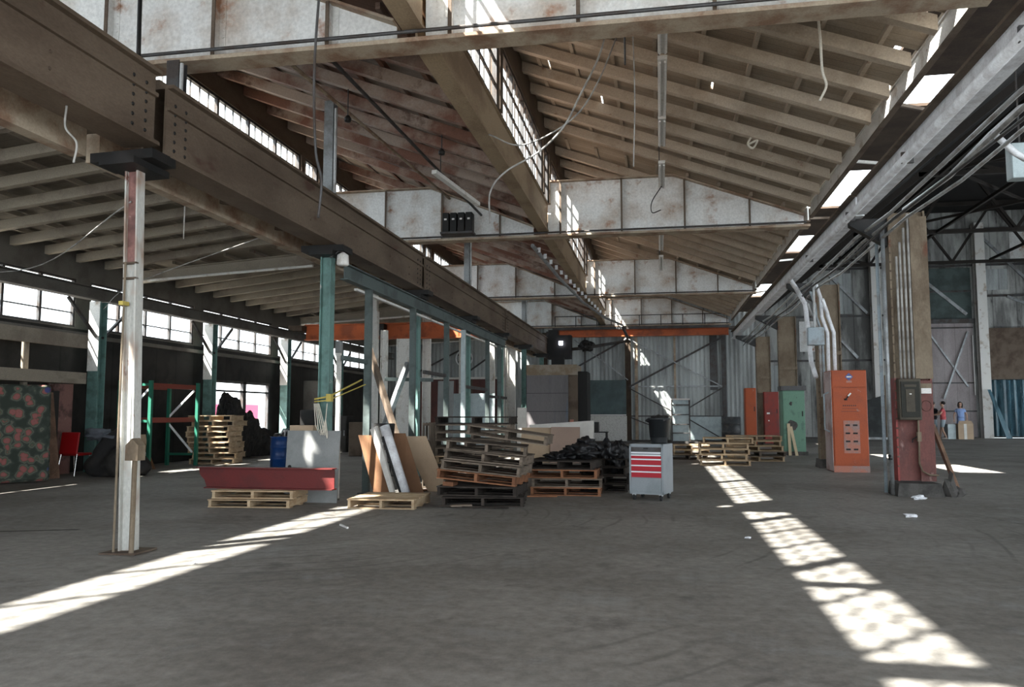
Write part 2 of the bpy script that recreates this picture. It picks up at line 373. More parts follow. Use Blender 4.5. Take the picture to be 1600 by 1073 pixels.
def grid_wall(g, plane, c0, c1, u0, u1, z0, z1, holes):
    us = sorted({u0, u1} | {h[0] for h in holes} | {h[1] for h in holes}); zs = sorted({z0, z1} | {h[2] for h in holes} | {h[3] for h in holes})
    for a, b in zip(us, us[1:]):
        run = None
        for c, d in zip(zs, zs[1:]):
            um, zm = (a+b)/2, (c+d)/2
            if any(h[0] < um < h[1] and h[2] < zm < h[3] for h in holes): continue
            if plane == 'x': g.box(c0, c1, a, b, c, d)
            else: g.box(a, b, c0, c1, c, d)
    return g
LWIN = [(7.6,12.0),(12.5,16.8),(17.3,21.75),(22.25,26.7),(27.2,31.6),(32.1,36.5)]
DOOR = (22.4, 26.6, 0, 2.45)
grid_wall(G(), 'x', XW-.12, XW, -6, YB, 0, 3.42, [DOOR]).struct('wall_left', M['wall_dark'])
grid_wall(G(), 'x', XW-.12, XW, -6, YB, 3.42, 5.75, [(a,b,3.45,4.62) for a,b in LWIN]).struct('wall_left_upper', M['wall_upper'])
# left windows
wn = [0]
def window(plane, c, a, b, z0, z1, nsash, nv, zh, th=.05, bar=.022, broken=()):
    wn[0] += 1
    g = G()
    def bx(u0, u1, q0, q1, t):
        if plane == 'x': g.box(c-t/2, c+t/2, u0, u1, q0, q1)
        else: g.box(u0, u1, c-t/2, c+t/2, q0, q1)
    bx(a, b, z0, z0+th, .08); bx(a, b, z1-th, z1, .08); bx(a, a+th, z0+th, z1-th, .08); bx(b-th, b, z0+th, z1-th, .08)
    ws = (b-a)/nsash
    for i in range(1, nsash): bx(a+ws*i-.035, a+ws*i+.035, z0+th, z1-th, .07)
    for i in range(nsash):
        for k in range(1, nv): bx(a+ws*i+ws*k/nv-bar/2, a+ws*i+ws*k/nv+bar/2, z0+th, z1-th, .03)
    for z in zh: bx(a+th, b-th, z-bar*.7, z+bar*.7, .034)
    fr = g.struct('window_%d' % wn[0], M['dark_steel'])
    p = G()
    if plane == 'x': p.box(c-.004, c+.004, a+th, b-th, z0+th, z1-th)
    else: p.box(a+th, b-th, c-.004, c+.004, z0+th, z1-th)
    q = p.mesh('window_pane', M['window_glass']); q.parent = fr
    return fr
for a, b in LWIN: window('x', XW-.06, a, b, 3.45, 4.62, 4, 1, (3.80,))
# door opening on the left wall
g = G()
for y0, y1, z0, z1 in ((22.4,22.5,0,2.45),(26.5,26.6,0,2.45),(24.75,24.95,0,2.45),(22.5,26.5,2.37,2.45),(22.5,26.5,2.08,2.14)):
    g.box(XW-.1, XW+.02, y0, y1, z0, z1)
g.struct('door_1', M['dark_steel'])
# clerestories
CSEG = [(-5.8,-1.75),(-1.6,3.35),(3.5,6.6),(6.75,8.35),(8.65,12.5),(12.72,17.55),(17.75,18.55),(18.85,22.7),(22.9,27.8),(28.0,28.75),(29.05,32.9),(33.1,38.8)]
for a, b in CSEG:
    n = max(1, round((b-a)/1.1)); window('x', X2, a, b, ZW0, ZW1, n, 3, (ZW0+.42, ZW0+.82), bar=.034)
for a, b in CSEG:
    n = max(1, round((b-a)/1.1)); window('x', X1, a, b, ZW0, ZW1, n, 4, (ZW0+.6,), bar=.016)
# posts + header + fascia of the clerestories
tn = [1]
def trim(g, m):
    tn[0] += 1; return g.struct('trim_%d' % tn[0], m)
for X in (X1, X2):
    g = G()
    for (a0, b0), (a1, b1) in zip(CSEG, CSEG[1:]): g.box(X-.09, X+.09, b0, a1, ZW0, ZW1)
    g.box(X-.09, X+.09, -6, -5.8, ZW0, ZW1); g.box(X-.09, X+.09, 38.8, YB, ZW0, ZW1)
    trim(g, M['beam_brown'])
    trim(G().box(X-.09, X+.07, -6, YB, ZW1, ZR+.3), M['beam_tan'])

# roof decks with a few gaps where boards are gone
def deck(name, x0, z0, x1, z1, y0, y1, m, holes=(), th=.05):
    g = G(); us = sorted({0, 1} | {h[0] for h in holes} | {h[1] for h in holes}); ys = sorted({y0, y1} | {h[2] for h in holes} | {h[3] for h in holes})
    for a, b in zip(us, us[1:]):
        for c, d in zip(ys, ys[1:]):
            um, ym = (a+b)/2, (c+d)/2
            if any(h[0] < um < h[1] and h[2] < ym < h[3] for h in holes): continue
            xa, xb = x0+(x1-x0)*a, x0+(x1-x0)*b; za, zb = z0+(z1-z0)*a, z0+(z1-z0)*b
            g.add([(xa,c,za),(xb,c,zb),(xb,d,zb),(xa,d,za),(xa,c,za+th),(xb,c,zb+th),(xb,d,zb+th),(xa,d,za+th)],
                  [(0,3,2,1),(4,5,6,7),(0,1,5,4),(1,2,6,5),(2,3,7,6),(3,0,4,7)])
    return g.struct(name, m)
SL = (ZE-ZR)/(X3-X2)
RH = .30; RD = .19
holes2 = [(.955,.999,8.9,9.35),(.955,.999,9.85,10.3),(.955,.999,10.85,11.2),(.955,.999,12.0,12.25),(.60,.606,13.25,13.75),(.27,.276,15.2,16.0),(.36,.366,11.3,11.9),(.20,.204,11.5,12.1),(.70,.705,9.3,9.7),(.12,.124,14.3,14.8),(.80,.804,20.5,21)]
holes1 = [(.5,.504,20.3,20.8)]
deck('ceiling_right', X2-.12, ZR+RH, X3+.1, ZE+RH-SL*.0, -6, YB, M['deck_pale'], holes2)
deck('ceiling_middle', X1-.12, ZR+RH, X2-.1, ZE+RH, -6, YB, M['deck_red'], holes1)
ZL0, ZL1 = 5.02, 5.58
deck('ceiling_left', XW-.2, ZL0+RH, X1-.06, ZL1+RH, -6, YB, M['deck_low'])
# slot roof between right eave and tall bay, with open bays letting the sky in
SLOTS = [(12.0,13.2),(16.6,19.6),(22.6,25.0),(31.0,34.4)]
g = G(); yy = -6
for a, b in SLOTS: g.box(3.27, 4.3, yy, a, 6.24, 6.29); yy = b
g.box(3.27, 4.3, yy, YB, 6.24, 6.29).box(4.3, 4.65, -6, YB, 6.24, 6.29); g.struct('ceiling_slot', M['soffit'])
# tall bay shell
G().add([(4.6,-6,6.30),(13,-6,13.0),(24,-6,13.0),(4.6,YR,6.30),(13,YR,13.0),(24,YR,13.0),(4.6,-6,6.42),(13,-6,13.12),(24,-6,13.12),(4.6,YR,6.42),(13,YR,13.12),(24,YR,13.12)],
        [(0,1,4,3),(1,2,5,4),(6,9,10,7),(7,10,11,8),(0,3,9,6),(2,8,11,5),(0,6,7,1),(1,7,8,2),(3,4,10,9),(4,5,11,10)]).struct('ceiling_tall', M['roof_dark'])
grid_wall(G(), 'x', 24, 24.1, -6, YR, 0, 13.0, [(6,46,.0,4.2)]).struct('wall_right', M['wall_patch'])
grid_wall(G(), 'y', YR, YR+.1, 13.0, 24, 0, 13.0, [(18.3,23,0,3.3)]).prism([(4.6,0),(13.0,0),(13.0,13.0),(4.6,6.3)], 'y', YR, YR+.1).struct('wall_back_right', M['wall_patch'])
G().box(4.6, 4.7, YB, YR, 0, 6.3).struct('wall_side', M['wall_patch'])
# back wall corrugated: real folds
def corr(x0, x1, y, z0, z1, pitch=.2, dep=.035):
    g = G(); n = int((x1-x0)/pitch*2); xs = [x0+(x1-x0)*i/n for i in range(n+1)]
    vs = []; fs = []
    for i, x in enumerate(xs):
        yy = y + (dep if i % 2 else 0)
        vs += [(x, yy, z0), (x, yy, z1)]
    for i in range(n): fs.append((2*i, 2*i+2, 2*i+3, 2*i+1))
    return g.add(vs, fs)
g = corr(-13.8, 5.0, YB, 0, 8.3)
g.box(-13.9, 5.0, YB+.08, YB+.12, 0, 8.4).struct('wall_back', M['wall_corr'])
# end fascia behind the camera above the open end
G().box(-13.9, 4.95, -6.1, -6, 6.3, 8.3).struct('wall_front', M['wall_upper'])

# ---------------------------------------------------------------- rafters
def rafters(x0, z0, x1, z1, y_list, mt, label, group, blk_off, nblk, tag_):
    for i, y in enumerate(y_list):
        nxt = y_list[i+1] if i+1 < len(y_list) else y+.9
        r = root('roof_rafter', label % ORD[i], 'rafter', (x0, y, z0), group)
        G().add([(x0,y-.07,z0),(x1,y-.07,z1),(x1,y+.07,z1),(x0,y+.07,z0),(x0,y-.07,z0+RD),(x1,y-.07,z1+RD),(x1,y+.07,z1+RD),(x0,y+.07,z0+RD)],
              [(0,3,2,1),(4,5,6,7),(0,1,5,4),(1,2,6,5),(2,3,7,6),(3,0,4,7)]).part('joist', mt, r)
    for j, (ya, yb_) in enumerate([(4.0, GY[0]-.2)]+[(GY[i]+.2, GY[i+1]-.2) for i in range(3)]):
        for k in range(nblk):
            u = (k+.5)/nblk; x = x0+(x1-x0)*u; z = z0+(z1-z0)*u
            G().box(x-.03, x+.03, ya, yb_, z+RD+.013, z+RH-.012).thing('roof_purlin', mt, 'timber purlin above the %s rafters, %s from left, %s bay' % (tag_, ORD[k], ORD[j]), 'purlin', (x, ya, z+RD), 'purlins of the %s roof' % tag_)
def ylist(a, b, step=1.0):
    out = []; y = a
    while y < b:
        if all(abs(y-q) > .2 for q in GY): out.append(y)
        y += step
    return out
rafters(X2+.08, ZR-.0, X3-.04, ZE+.02, ylist(5.75, 38.6), M['rafter_pale'],
        'pale weathered timber rafter of the right roof slope, %s from the camera', 'rafters of the right roof slope', 0, 8, 'right roof')
rafters(X1+.08, ZR-.0, X2-.3, ZE+.06, ylist(5.85, 38.6), M['rafter_red'],
        'peeling reddish timber rafter of the middle roof slope, %s from the camera', 'rafters of the middle roof slope', 0, 8, 'middle roof')
rafters(XW+.05, ZL0, X1-.1, ZL1-.01, ylist(9.75, 38.6), M['rafter_low'],
        'beige timber rafter of the low left aisle roof, %s from the camera', 'rafters of the low left aisle', 0, 7, 'low aisle')

# ---------------------------------------------------------------- longitudinal beams
def seg_beams(X0, X1_, z0, z1, name, label, cat, m, segs, group):
    for i, (a, b) in enumerate(segs):
        r = root(name, label % ORD[i], cat, (X1_, a, z0), group)
        G().box(X1_-.03, X1_, a, b, z0, z1).box(X0, X0+.03, a, b, z0, z1).part('web', m, r)
        G().box(X0-.03, X1_+.04, a, b, z0-.02, z0+.02).box(X0-.03, X1_+.04, a, b, z1-.02, z1+.0).part('flange', m, r)
        g = G()
        for k in range(1, int((b-a)/1.7)): g.box(X0+.03, X1_-.03, a+k*1.7-.05, a+k*1.7+.05, z0+.02, z1-.02)
        if g.v: g.part('batten', M['soffit'], r)
BS = [(-6,8.35),(8.66,18.55),(18.86,28.75),(29.06,38.85)]
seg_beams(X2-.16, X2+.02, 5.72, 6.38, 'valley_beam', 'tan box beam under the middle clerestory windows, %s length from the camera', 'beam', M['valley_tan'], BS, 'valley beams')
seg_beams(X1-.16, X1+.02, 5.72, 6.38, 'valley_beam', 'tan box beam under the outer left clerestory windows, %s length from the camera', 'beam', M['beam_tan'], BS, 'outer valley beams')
# right eave beam (white channel)
for i, (a, b) in enumerate(BS):
    r = root('eave_beam', 'white painted steel channel carrying the right roof eave, %s length from the camera' % ORD[i], 'beam', (3.47, a, 5.83), 'right eave beams')
    G().box(3.40, 3.43, a, b, 5.80, 6.08).part('web', M['white_paint'], r)
    G().box(3.38, 3.46, a, b, 5.77, 5.80).part('lower_flange', M['beam_brown'], r)
    G().box(3.38, 3.46, a, b, 6.08, 6.10).part('upper_flange', M['white_paint'], r)
# angle braces between eave beam and tall bay
for i, y in enumerate([8.2, 12.2, 14.9, 19.2, 24.5, 31]):
    G().beam((3.50, y, 5.92), (4.45, y+1.2, 6.19), .05, .05).thing('eave_brace', M['white_paint'] if i % 2 == 0 else M['beam_brown'], 'slanting angle brace behind the right eave beam, %s from the camera' % ORD[i], 'brace', (3.50, y, 5.92), 'eave braces')

# ---------------------------------------------------------------- riveted girders
def girder(i, Y):
    zb = 5.62; zt = 7.05
    r = root('roof_girder', ['white riveted plate girder overhead nearest the camera, running off both top corners','second white riveted plate girder, with sunlight slanting down its face',
             'third white riveted plate girder, in front of the back wall girder','farthest white riveted plate girder, right above the orange crane'][i], 'girder', (X2, Y, zb), 'riveted roof girders')
    def und(x, xr, xe): return ZR + (ZE-ZR)*(x-xr)/(xe-xr)
    for (xa, xb, flat) in ((X1+.1, X2-.33, X1+3.0), (X2+.02, X3-.02, X2+3.0)):
        pts = [(xa,zb+.02),(xb,zb+.02),(xb,und(xb,xa,xb)-.0),(flat,und(flat,xa,xb)-.12 if False else 6.93),(xa,6.93)]
        pts[2] = (xb, 5.86)
        G().prism(pts, 'y', Y-.012, Y+.012).part('web_plate', M['plate_white'], r)
        G().beam((xa,Y,6.945),(flat,Y,6.945),.3,.03,(0,0,1)).beam((flat,Y,6.945),(xb,Y,5.875),.3,.03,(0,0,1)).part('upper_flange', M['flange_tan'], r)
        n = int(round((xb-xa)/1.45)); 
        for k in range(n):
            x = xa+.32+k*1.45
            if x > xb-.05: break
            top = 6.93 if x <= flat else 6.93+(5.86-6.93)*(x-flat)/(xb-flat)
            g = G().box(x-.012, x+.012, Y-.14, Y-.012, zb+.03, top-.02).box(x-.09, x+.09, Y-.022, Y-.012, zb+.03, top-.02)
            z = zb+.1
            while z < top-.08:
                g.dome((x-.062,Y-.022,z),(0,-1,0),.017); g.dome((x+.062,Y-.022,z),(0,-1,0),.017); z += .1
            g.part('stiffener', M['plate_white'], r)
            G().box(x-.022, x+.022, Y-.155, Y-.14, zb+.03, top-.02).part('stiffener_edge', M['beam_brown'], r)
        g = G(); x = xa+.1
        while x < flat: g.dome((x,Y-.012,6.87),(0,-1,0),.013); x += .13
        x = xa+.1
        while x < xb-.05: g.dome((x,Y-.012,zb+.08),(0,-1,0),.013); x += .13
        g.part('rivets', M['plate_white'], r)
    G().box(X1+.05, X3+.1, Y-.17, Y+.17, zb-.03, zb+.02).part('lower_flange', M['flange_tan'], r)
    G().tube([(X1+.3,Y-.24,zb+.05),(X3,Y-.24,zb+.05)], .022, 8).part('conduit', M['dark_steel'], r)
for i, Y in enumerate(GY): girder(i, Y)
# near girder gets its left end going to the left wall row
# cross member under the low aisle roof
for i, Y in enumerate(GY[1:]):
    r = root('aisle_girder', 'shallow beige beam with a white pipe under the low aisle roof, %s from the camera' % ORD[i], 'beam', (XW+.2, Y, 4.75), 'aisle beams')
    G().ibeam((XW+.05, Y, 4.95), (X1-.1, Y, 5.3), .3, .18, .02, .012).part('beam_web', M['rafter_low'], r)
    G().tube([(XW+.2, Y-.2, 4.82), (X1, Y-.2, 5.08)], .035, 8).part('pipe', M['white_paint'], r)

# ---------------------------------------------------------------- left crane girder with columns
PY = [7.35, 12.1, 16.9, 21.7, 26.5, 31.3, 36.1]
segs = [(-5,7.25),(7.45,16.8),(17.0,26.4),(26.6,38.2)]
for i, (a, b) in enumerate(segs):
    dz = .06 if i == 0 else 0
    r = root('crane_girder', ['deep brown steel crane girder running overhead from the left edge to the first post','long brown crane girder from the first beige post past the first green post',
        'brown crane girder beyond the third post, above the green header','farthest brown crane girder, ending at the black hoist'][i], 'girder', (-5.25, a, 4.1), 'left crane girders')
    G().box(-5.16, -5.13, a, b, 4.14+dz, 4.86+dz).box(-5.42, -5.39, a, b, 4.14+dz, 4.86+dz).part('web', M['beam_tan'], r)
    G().box(-5.46, -5.06, a, b, 4.10+dz, 4.14+dz).part('lower_flange', M['beam_tan'], r)
    G().box(-5.46, -5.06, a, b, 4.86+dz, 4.90+dz).box(-5.13, -5.09, a, b, 4.62+dz, 4.66+dz).part('upper_flange', M['beam_tan'], r)
    G().box(-5.30, -5.23, a, b, 4.90+dz, 4.97+dz).part('rail', M['beam_brown'], r)
    # splice bolts on the visible face
    g = G()
    for e in (b-.35, b-.15) + ((a+.15, a+.35) if i else ()):
        for k in range(6): g.dome((-5.13, e, 4.22+dz+k*.1), (1,0,0), .022)
    g.part('splice_bolts', M['black_steel'], r)
    g = G(); y = a+2.4
    while y < b-.6:
        g.box(-5.13, -5.08, y-.02, y+.02, 4.14+dz, 4.62+dz) if False else g.dome((-5.13,y,4.3+dz),(1,0,0),.02).dome((-5.13,y,4.45+dz),(1,0,0),.02); y += 1.2
    g.part('rivets', M['beam_brown'], r)
    r2 = root('timber_stringer', 'tan timber running beside the crane girder on its left, %s length from the camera' % ORD[i], 'beam', (-6.0, a, 4.1), 'timbers beside the crane girder')
    G().box(-6.08, -5.92, a, b, 4.10, 4.42).part('timber', M['flange_tan'], r2)
    g = G(); y = a+.8
    while y < b-.4: g.beam((-5.92, y, 4.3), (-5.47, y+.5, 4.3), .04, .05); y += 1.6
    g.part('lacing', M['beam_brown'], r2)
names = ['tall rusty white steel post nearest the camera at the left, with a small birdhouse-shaped box','green steel post with yellow strap tied round it, behind the grey sheet',
 'third steel post under the crane girder, teal above and sunlit white below','fourth post under the crane girder, slim teal steel','fifth teal post under the crane girder',
 'sixth post under the crane girder, near the back wall','seventh and farthest post under the crane girder, beside the hoist']
for i, y in enumerate(PY):
    near = i == 0
    mt = M['near_post'] if near else M['green_paint']
    wd = .15 if near else .18; hd = .06 if near else .09
    r = root('steel_post', names[i], 'post', (-5.3, y, 0), 'posts under the left crane girder')
    x = -5.3
    # H section, web facing the camera
    G().box(x-wd/2, x-wd/2+.018, y-hd, y+hd, 0, 4.0).part('flange', M['near_post'] if near else mt, r)
    G().box(x+wd/2-.018, x+wd/2, y-hd, y+hd, 0, 4.0).part('flange', M['near_post'] if near else mt, r)
    if near:
        G().box(x-wd/2+.018, x+wd/2-.018, y-.02, y+.0, 0, 2.95).part('web', mt, r)
        G().box(x-wd/2+.018, x+wd/2-.018, y-.02, y+.0, 2.95, 4.0).part('upper_web', M['red_web'], r)
        for zr in (2.78, 2.94): G().box(x-wd/2, x+wd/2, y-.065, y-.021, zr, zr+.02).part('web_rib', M['beam_brown'], r)
        r.rotation_euler = (0, R(-1.5), 0)
    else:
        G().box(x-wd/2+.018, x+wd/2-.018, y-.02, y, 0, 4.0).part('web', mt, r)
    G().box(x-.38, x+.34, y-.2, y+.2, 4.0, 4.10).box(x-.2, x+.2, y-.3, y+.3, 3.93, 4.0).part('cap_plate', M['black_steel'], r)
    G().box(x-.2, x+.2, y-.18, y+.18, 0, .02).part('base_plate', M['beam_brown'], r)
# upper extensions on every second post
for i, y in enumerate([8.3, 12.1, 21.7, 31.3]):
    XH = -5.6 if i == 0 else -5.3
    r = root('hanger_column', ['slim grey steel column with conduit, rising above the nearest post to the roof','tall grey steel channel column rising above the crane girder at the first green post',
        'white steel column above the crane girder below the third girder','thin column above the crane girder near the back wall'][i], 'column', (-5.3, y, 5.0), 'columns above the crane girder')
    zt = 6.9
    G().ibeam((XH,y,4.2 if i == 0 else 4.98),(XH,y,5.56 if y < 9 else 6.55),.17,.16,.014,.012,(0,1,0)).part('shaft', M['dark_steel'] if i == 0 else M['grey_steel'], r)
    G().tube([(XH+.13,y-.1,4.98),(XH+.13,y-.1,5.5 if i == 0 else 6.4)], .022).part('conduit', M['conduit'], r)
# birdhouse-like junction box on the near post, with its pipe
r = root('post_box', 'small cream gable-topped metal box fixed low on the near post', 'box', (-5.21, 7.2, 1.0))
G().prism([(-5.215,.93),(-5.075,.93),(-5.075,1.08),(-5.145,1.15),(-5.215,1.08)], 'y', 7.12, 7.24).part('housing', M['column_beige'], r)
G().tube([(-5.16,7.2,0),(-5.16,7.2,.93)], .025).part('pipe', M['column_beige'], r)
# loose conduit standing on near post
r = root('post_conduit', 'thin cream conduit strapped to the left edge of the near post', 'conduit', (-5.40, 7.22, 0))
G().tube([(-5.388,7.24,0),(-5.388,7.24,2.95)], .012).part('tube', M['column_beige'], r)
G().box(-5.42,-5.37,7.2,7.3,2.5,2.54).part('strap', M['yellow_strap'], r)

# header and studs of the old partition
r = root('partition_header', 'grey-green steel header beam running under the crane girder to the far posts', 'beam', (-5.0, 12.3, 3.5))
G().ibeam((-5.08,12.25,3.72),(-5.08,26.2,3.72),.26,.14,.02,.012).part('web', M['green_gray'], r)
G().box(-5.2,-5.14,13,26,3.52,3.56).part('tube_light_rail', M['white_paint'], r)
for i, (y, h) in enumerate([(13.4,3.59),(16.0,3.59),(18.7,3.59),(20.4,3.59),(23.4,3.59),(25.2,3.59)]):
    r = root('partition_stud', 'slim grey steel stud standing under the green header, %s from the camera' % ORD[i], 'stud', (-5.08, y, 0), 'partition studs')
    G().box(-5.14,-5.02,y-.04,y-.028,0,h).box(-5.14,-5.128,y-.028,y+.05,0,h).box(-5.032,-5.02,y-.028,y+.05,0,h).part('channel', M['green_gray'] if i != 3 else M['galvanised'], r)
    G().box(-5.2,-4.96,y-.1,y+.1,0,.015).part('foot_plate', M['dark_steel'], r)
for i, (p0, p1, m_) in enumerate([((-5.1,12.3,2.3),(-5.1,13.4,2.3),'green_gray'),((-6.0,16.9,2.15),(-5.1,17.6,2.15),'green_gray'),((-5.1,16.9,2.3),(-5.1,18.7,2.3),'dark_steel'),((-5.1,20.4,2.1),(-5.1,23.4,2.1),'dark_steel'),((-5.1,23.4,1.9),(-5.1,26.5,1.9),'dark_steel')]):
    G().beam(p0, p1, .06, .08).thing('partition_rail', M[m_], 'short horizontal steel rail between partition posts, %s from the camera' % ORD[i], 'rail', p0, 'partition rails')
for i, (p0, p1) in enumerate([((-6.05,16.0,2.79),(-4.70,14.84,0.02)),((-5.50,17.0,2.5),(-5.75,16.2,1.1))]):
    G().beam(p0, p1, .09, .12).thing('diagonal_brace', M['beam_brown'] if i == 0 else M['grey_steel'], ['dark timber brace leaning down to the floor behind the first stud','pale brace slanting down left behind the second stud'][i], 'brace', p0)
# yellow straps on the green post
r = root('ratchet_strap', 'yellow strap stretched from the green post to the first stud', 'strap', (-5.3, 12.0, 1.6))
G().tube([(-5.42,11.96,1.62),(-5.18,11.96,1.66),(-5.15,13.3,1.98)], .014, 6).tube([(-5.42,11.96,1.58),(-5.18,11.94,1.6),(-5.1,13.35,1.9)], .01, 6).part('webbing', M['yellow_strap'], r)
G().box(-5.2,-5.12,11.9,12.0,1.58,1.70).part('ratchet', M['yellow_strap'], r)
r = root('rope_coil', 'pale frayed rope hanging in loops on the green post', 'rope', (-5.4, 11.95, 1.2))
g = G()
for k in range(5): g.tube([(-5.42+.02*k,11.95,1.55),(-5.38+.05*k,11.93,1.2-.05*k),(-5.3+.03*k,11.94,1.05),(-5.22,11.95,1.3),(-5.2,11.95,1.55)], .008, 5)
g.part('strand', M['rope_white'], r)
r = root('work_lamp', 'white clamp lamp fixed at the top of the green post', 'lamp', (-5.1, 11.95, 3.8))
G().lathe([(.02,0),(.09,-.05),(.1,-.2),(.08,-.22)], (-4.98,11.95,3.98), 16).part('shade', M['white_paint'], r, True)
G().tube([(-5.2,11.95,3.9),(-5.05,11.95,4.0),(-4.98,11.95,3.98)], .015).part('arm', M['dark_steel'], r)
r = root('switch_box', 'small grey electrical box fixed on the rail beside the first stud', 'box', (-5.3, 12.6, 2.6))
G().box(-5.32,-5.22,12.5,12.6,2.4,2.6).part('housing', M['sheet_grey'], r, bevel=.01)
G().box(-5.30,-5.23,12.52,12.58,0,2.4).part('pipe', M['white_paint'], r)

# ---------------------------------------------------------------- left wall beam & posts
r = root('wall_crane_beam', 'long grey beam running along the left wall windows', 'beam', (-13.3, 0, 4.1))
G().box(-13.36,-13.33,-4,38.5,4.12,4.38).part('web', M['wall_upper'], r)
G().box(-13.45,-13.2,-4,38.5,4.10,4.14).box(-13.45,-13.2,-4,38.5,4.38,4.40).part('flange', M['wall_upper'], r)
for i, y in enumerate([12.25, 17.05, 22.0, 26.95, 31.85]):
    r = root('wall_post', 'green and white steel post between the left wall windows, %s from the camera' % ORD[i], 'post', (-13.3, y, 0), 'left wall posts')
    G().ibeam((-13.35,y,0),(-13.35,y,4.08),.26,.28,.02,.016,(0,1,0)).part('shaft', M['green_paint'], r)
    G().box(-13.5,-13.22,y-.145,y-.131,2.4,4.08).part('white_face', M['white_paint'], r)
    G().beam((-13.3,y-.1,3.2),(-13.3,y-1.1,4.05),.06,.06).part('brace', M['dark_steel'], r)
    G().beam((-13.3,y+.1,3.2),(-13.3,y+1.1,4.05),.06,.06).part('brace', M['dark_steel'], r)
# ledges and pipes on the left wall
trim(G().box(XW,XW+.12,-4,YB,3.2,3.3), M['wall_upper'])
r = root('storage_loft', 'dark timber storage loft against the left wall above the floral mattress', 'loft', (-13.4, 11, 2.0))
G().box(-13.15,-12.7,8.5,15.9,2.05,2.15).part('deck', M['rafter_low'], r)
G().box(-12.78,-12.7,8.5,15.9,2.15,2.3).box(-12.78,-12.7,8.5,15.9,2.85,3.15).part('beam', M['rafter_low'], r)
for y in (14.55,): G().box(-13.15,-13.05,y-.05,y+.05,0,3.15).part('post', M['rafter_low'], r)
G().box(-13.15,-12.7,8.5,15.9,3.15,3.2).part('roof_board', M['wall_upper'], r)

# ---------------------------------------------------------------- cranes
r = root('bridge_crane', 'orange bridge crane spanning the low left aisle', 'crane', (-9.5, 27.7, 4.1))
G().box(-12.9,-6.12,27.6,27.63,4.12,4.62).part('web', M['crane_orange'], r)
G().box(-12.9,-6.2,27.45,27.78,4.08,4.12).box(-12.9,-6.2,27.45,27.78,4.62,4.66).part('flange', M['crane_orange'], r)
G().box(-13.42,-12.88,27.2,28.1,4.405,4.6).box(-6.22,-5.95,27.2,28.1,4.425,4.6).part('end_truck', M['beam_brown'], r)
G().box(-10.2,-9.7,27.1,27.44,4.2,4.6).tube([(-9.9,27.3,4.2),(-9.9,27.3,3.7)], .02).part('trolley', M['black_steel'], r)
r = root('bridge_crane', 'orange bridge crane with grey walkway crossing in front of the back wall', 'crane', (-1, 38.2, 5.0))
G().box(-5.0,3.2,38.0,38.04,5.05,5.32).part('web', M['crane_orange'], r)
G().box(-5.0,3.2,37.85,38.2,5.02,5.06).box(-5.0,3.2,37.85,38.2,5.31,5.34).part('flange', M['crane_orange'], r)
G().box(3.2,3.5,37.7,38.15,5.27,5.4).box(-5.3,-5.0,37.7,38.15,4.97,5.3).part('end_truck', M['dark_steel'], r)
G().box(-5.0,3.2,37.7,38.3,5.34,5.46).part('walkway', M['dark_steel'], r)
g = G()
for k in range(9): g.box(-4.9+k*1.0,-4.86+k*1.0,37.75,37.78,5.5,6.0)
g.tube([(-4.9,37.76,6.0),(3.1,37.76,6.0)], .02); g.part('handrail', M['dark_steel'], r)
r = root('shadow_crane', 'unseen twin-beam crane added above the camera to shade bars across the right-hand sun patches', 'crane', (-1, 1.2, 5.0))  # out of view, added so its beams cast straight bars on the sun patches
G().box(-5.2,3.4,1.36,1.56,5.05,5.25).part('girder', M['crane_orange'], r)
G().box(-5.2,3.4,3.60,3.78,5.1,5.2).part('rail_beam', M['crane_orange'], r)
G().box(3.3,3.5,.8,3.9,5.28,5.45).box(-5.3,-5.2,.8,3.9,5.04,5.2).part('end_truck', M['dark_steel'], r)
r = root('hoist_unit', 'black hoist motor cluster at the far end of the crane girder', 'hoist', (-4.8, 36.9, 4.4))
G().box(-5.1,-4.0,36.6,37.2,3.9,5.0).box(-4.9,-4.3,36.5,36.65,3.5,3.95).blob((-3.3,36.8,4.5),(.35,.3,.25),3,.3).box(-5.05,-4.6,36.6,37.2,5.0,5.25).part('housing', M['black_steel'], r)
G().tube([(-4.0,36.8,4.35),(-3.3,36.7,4.4),(-1.6,36.5,4.65),(-1.4,36.5,4.85),(-1.6,35.8,5.3)], .07).part('arm_pipe', M['dark_steel'], r)
G().obox((-4.45,36.48,4.62),(.18,.05,.18)).part('work_light', M['lamp_lens'], r)
r = root('service_pipe', 'long grey pipe slanting along the middle valley beam towards the hoist', 'pipe', (-3.4, 19, 5.4))
G().tube([(-3.05,19.3,5.55),(-2.95,24,5.5),(-2.7,29,5.45),(-2.2,33,5.35),(-1.6,35.7,5.32)], .05).part('tube', M['grey_steel'], r)
for k in range(16):
    t = k/15; G().box(-3.02+t*.7,-2.94+t*.7,19.9+t*12,19.93+t*12,5.5-.1*t,5.62-.1*t).part('clip', M['silver'], r)

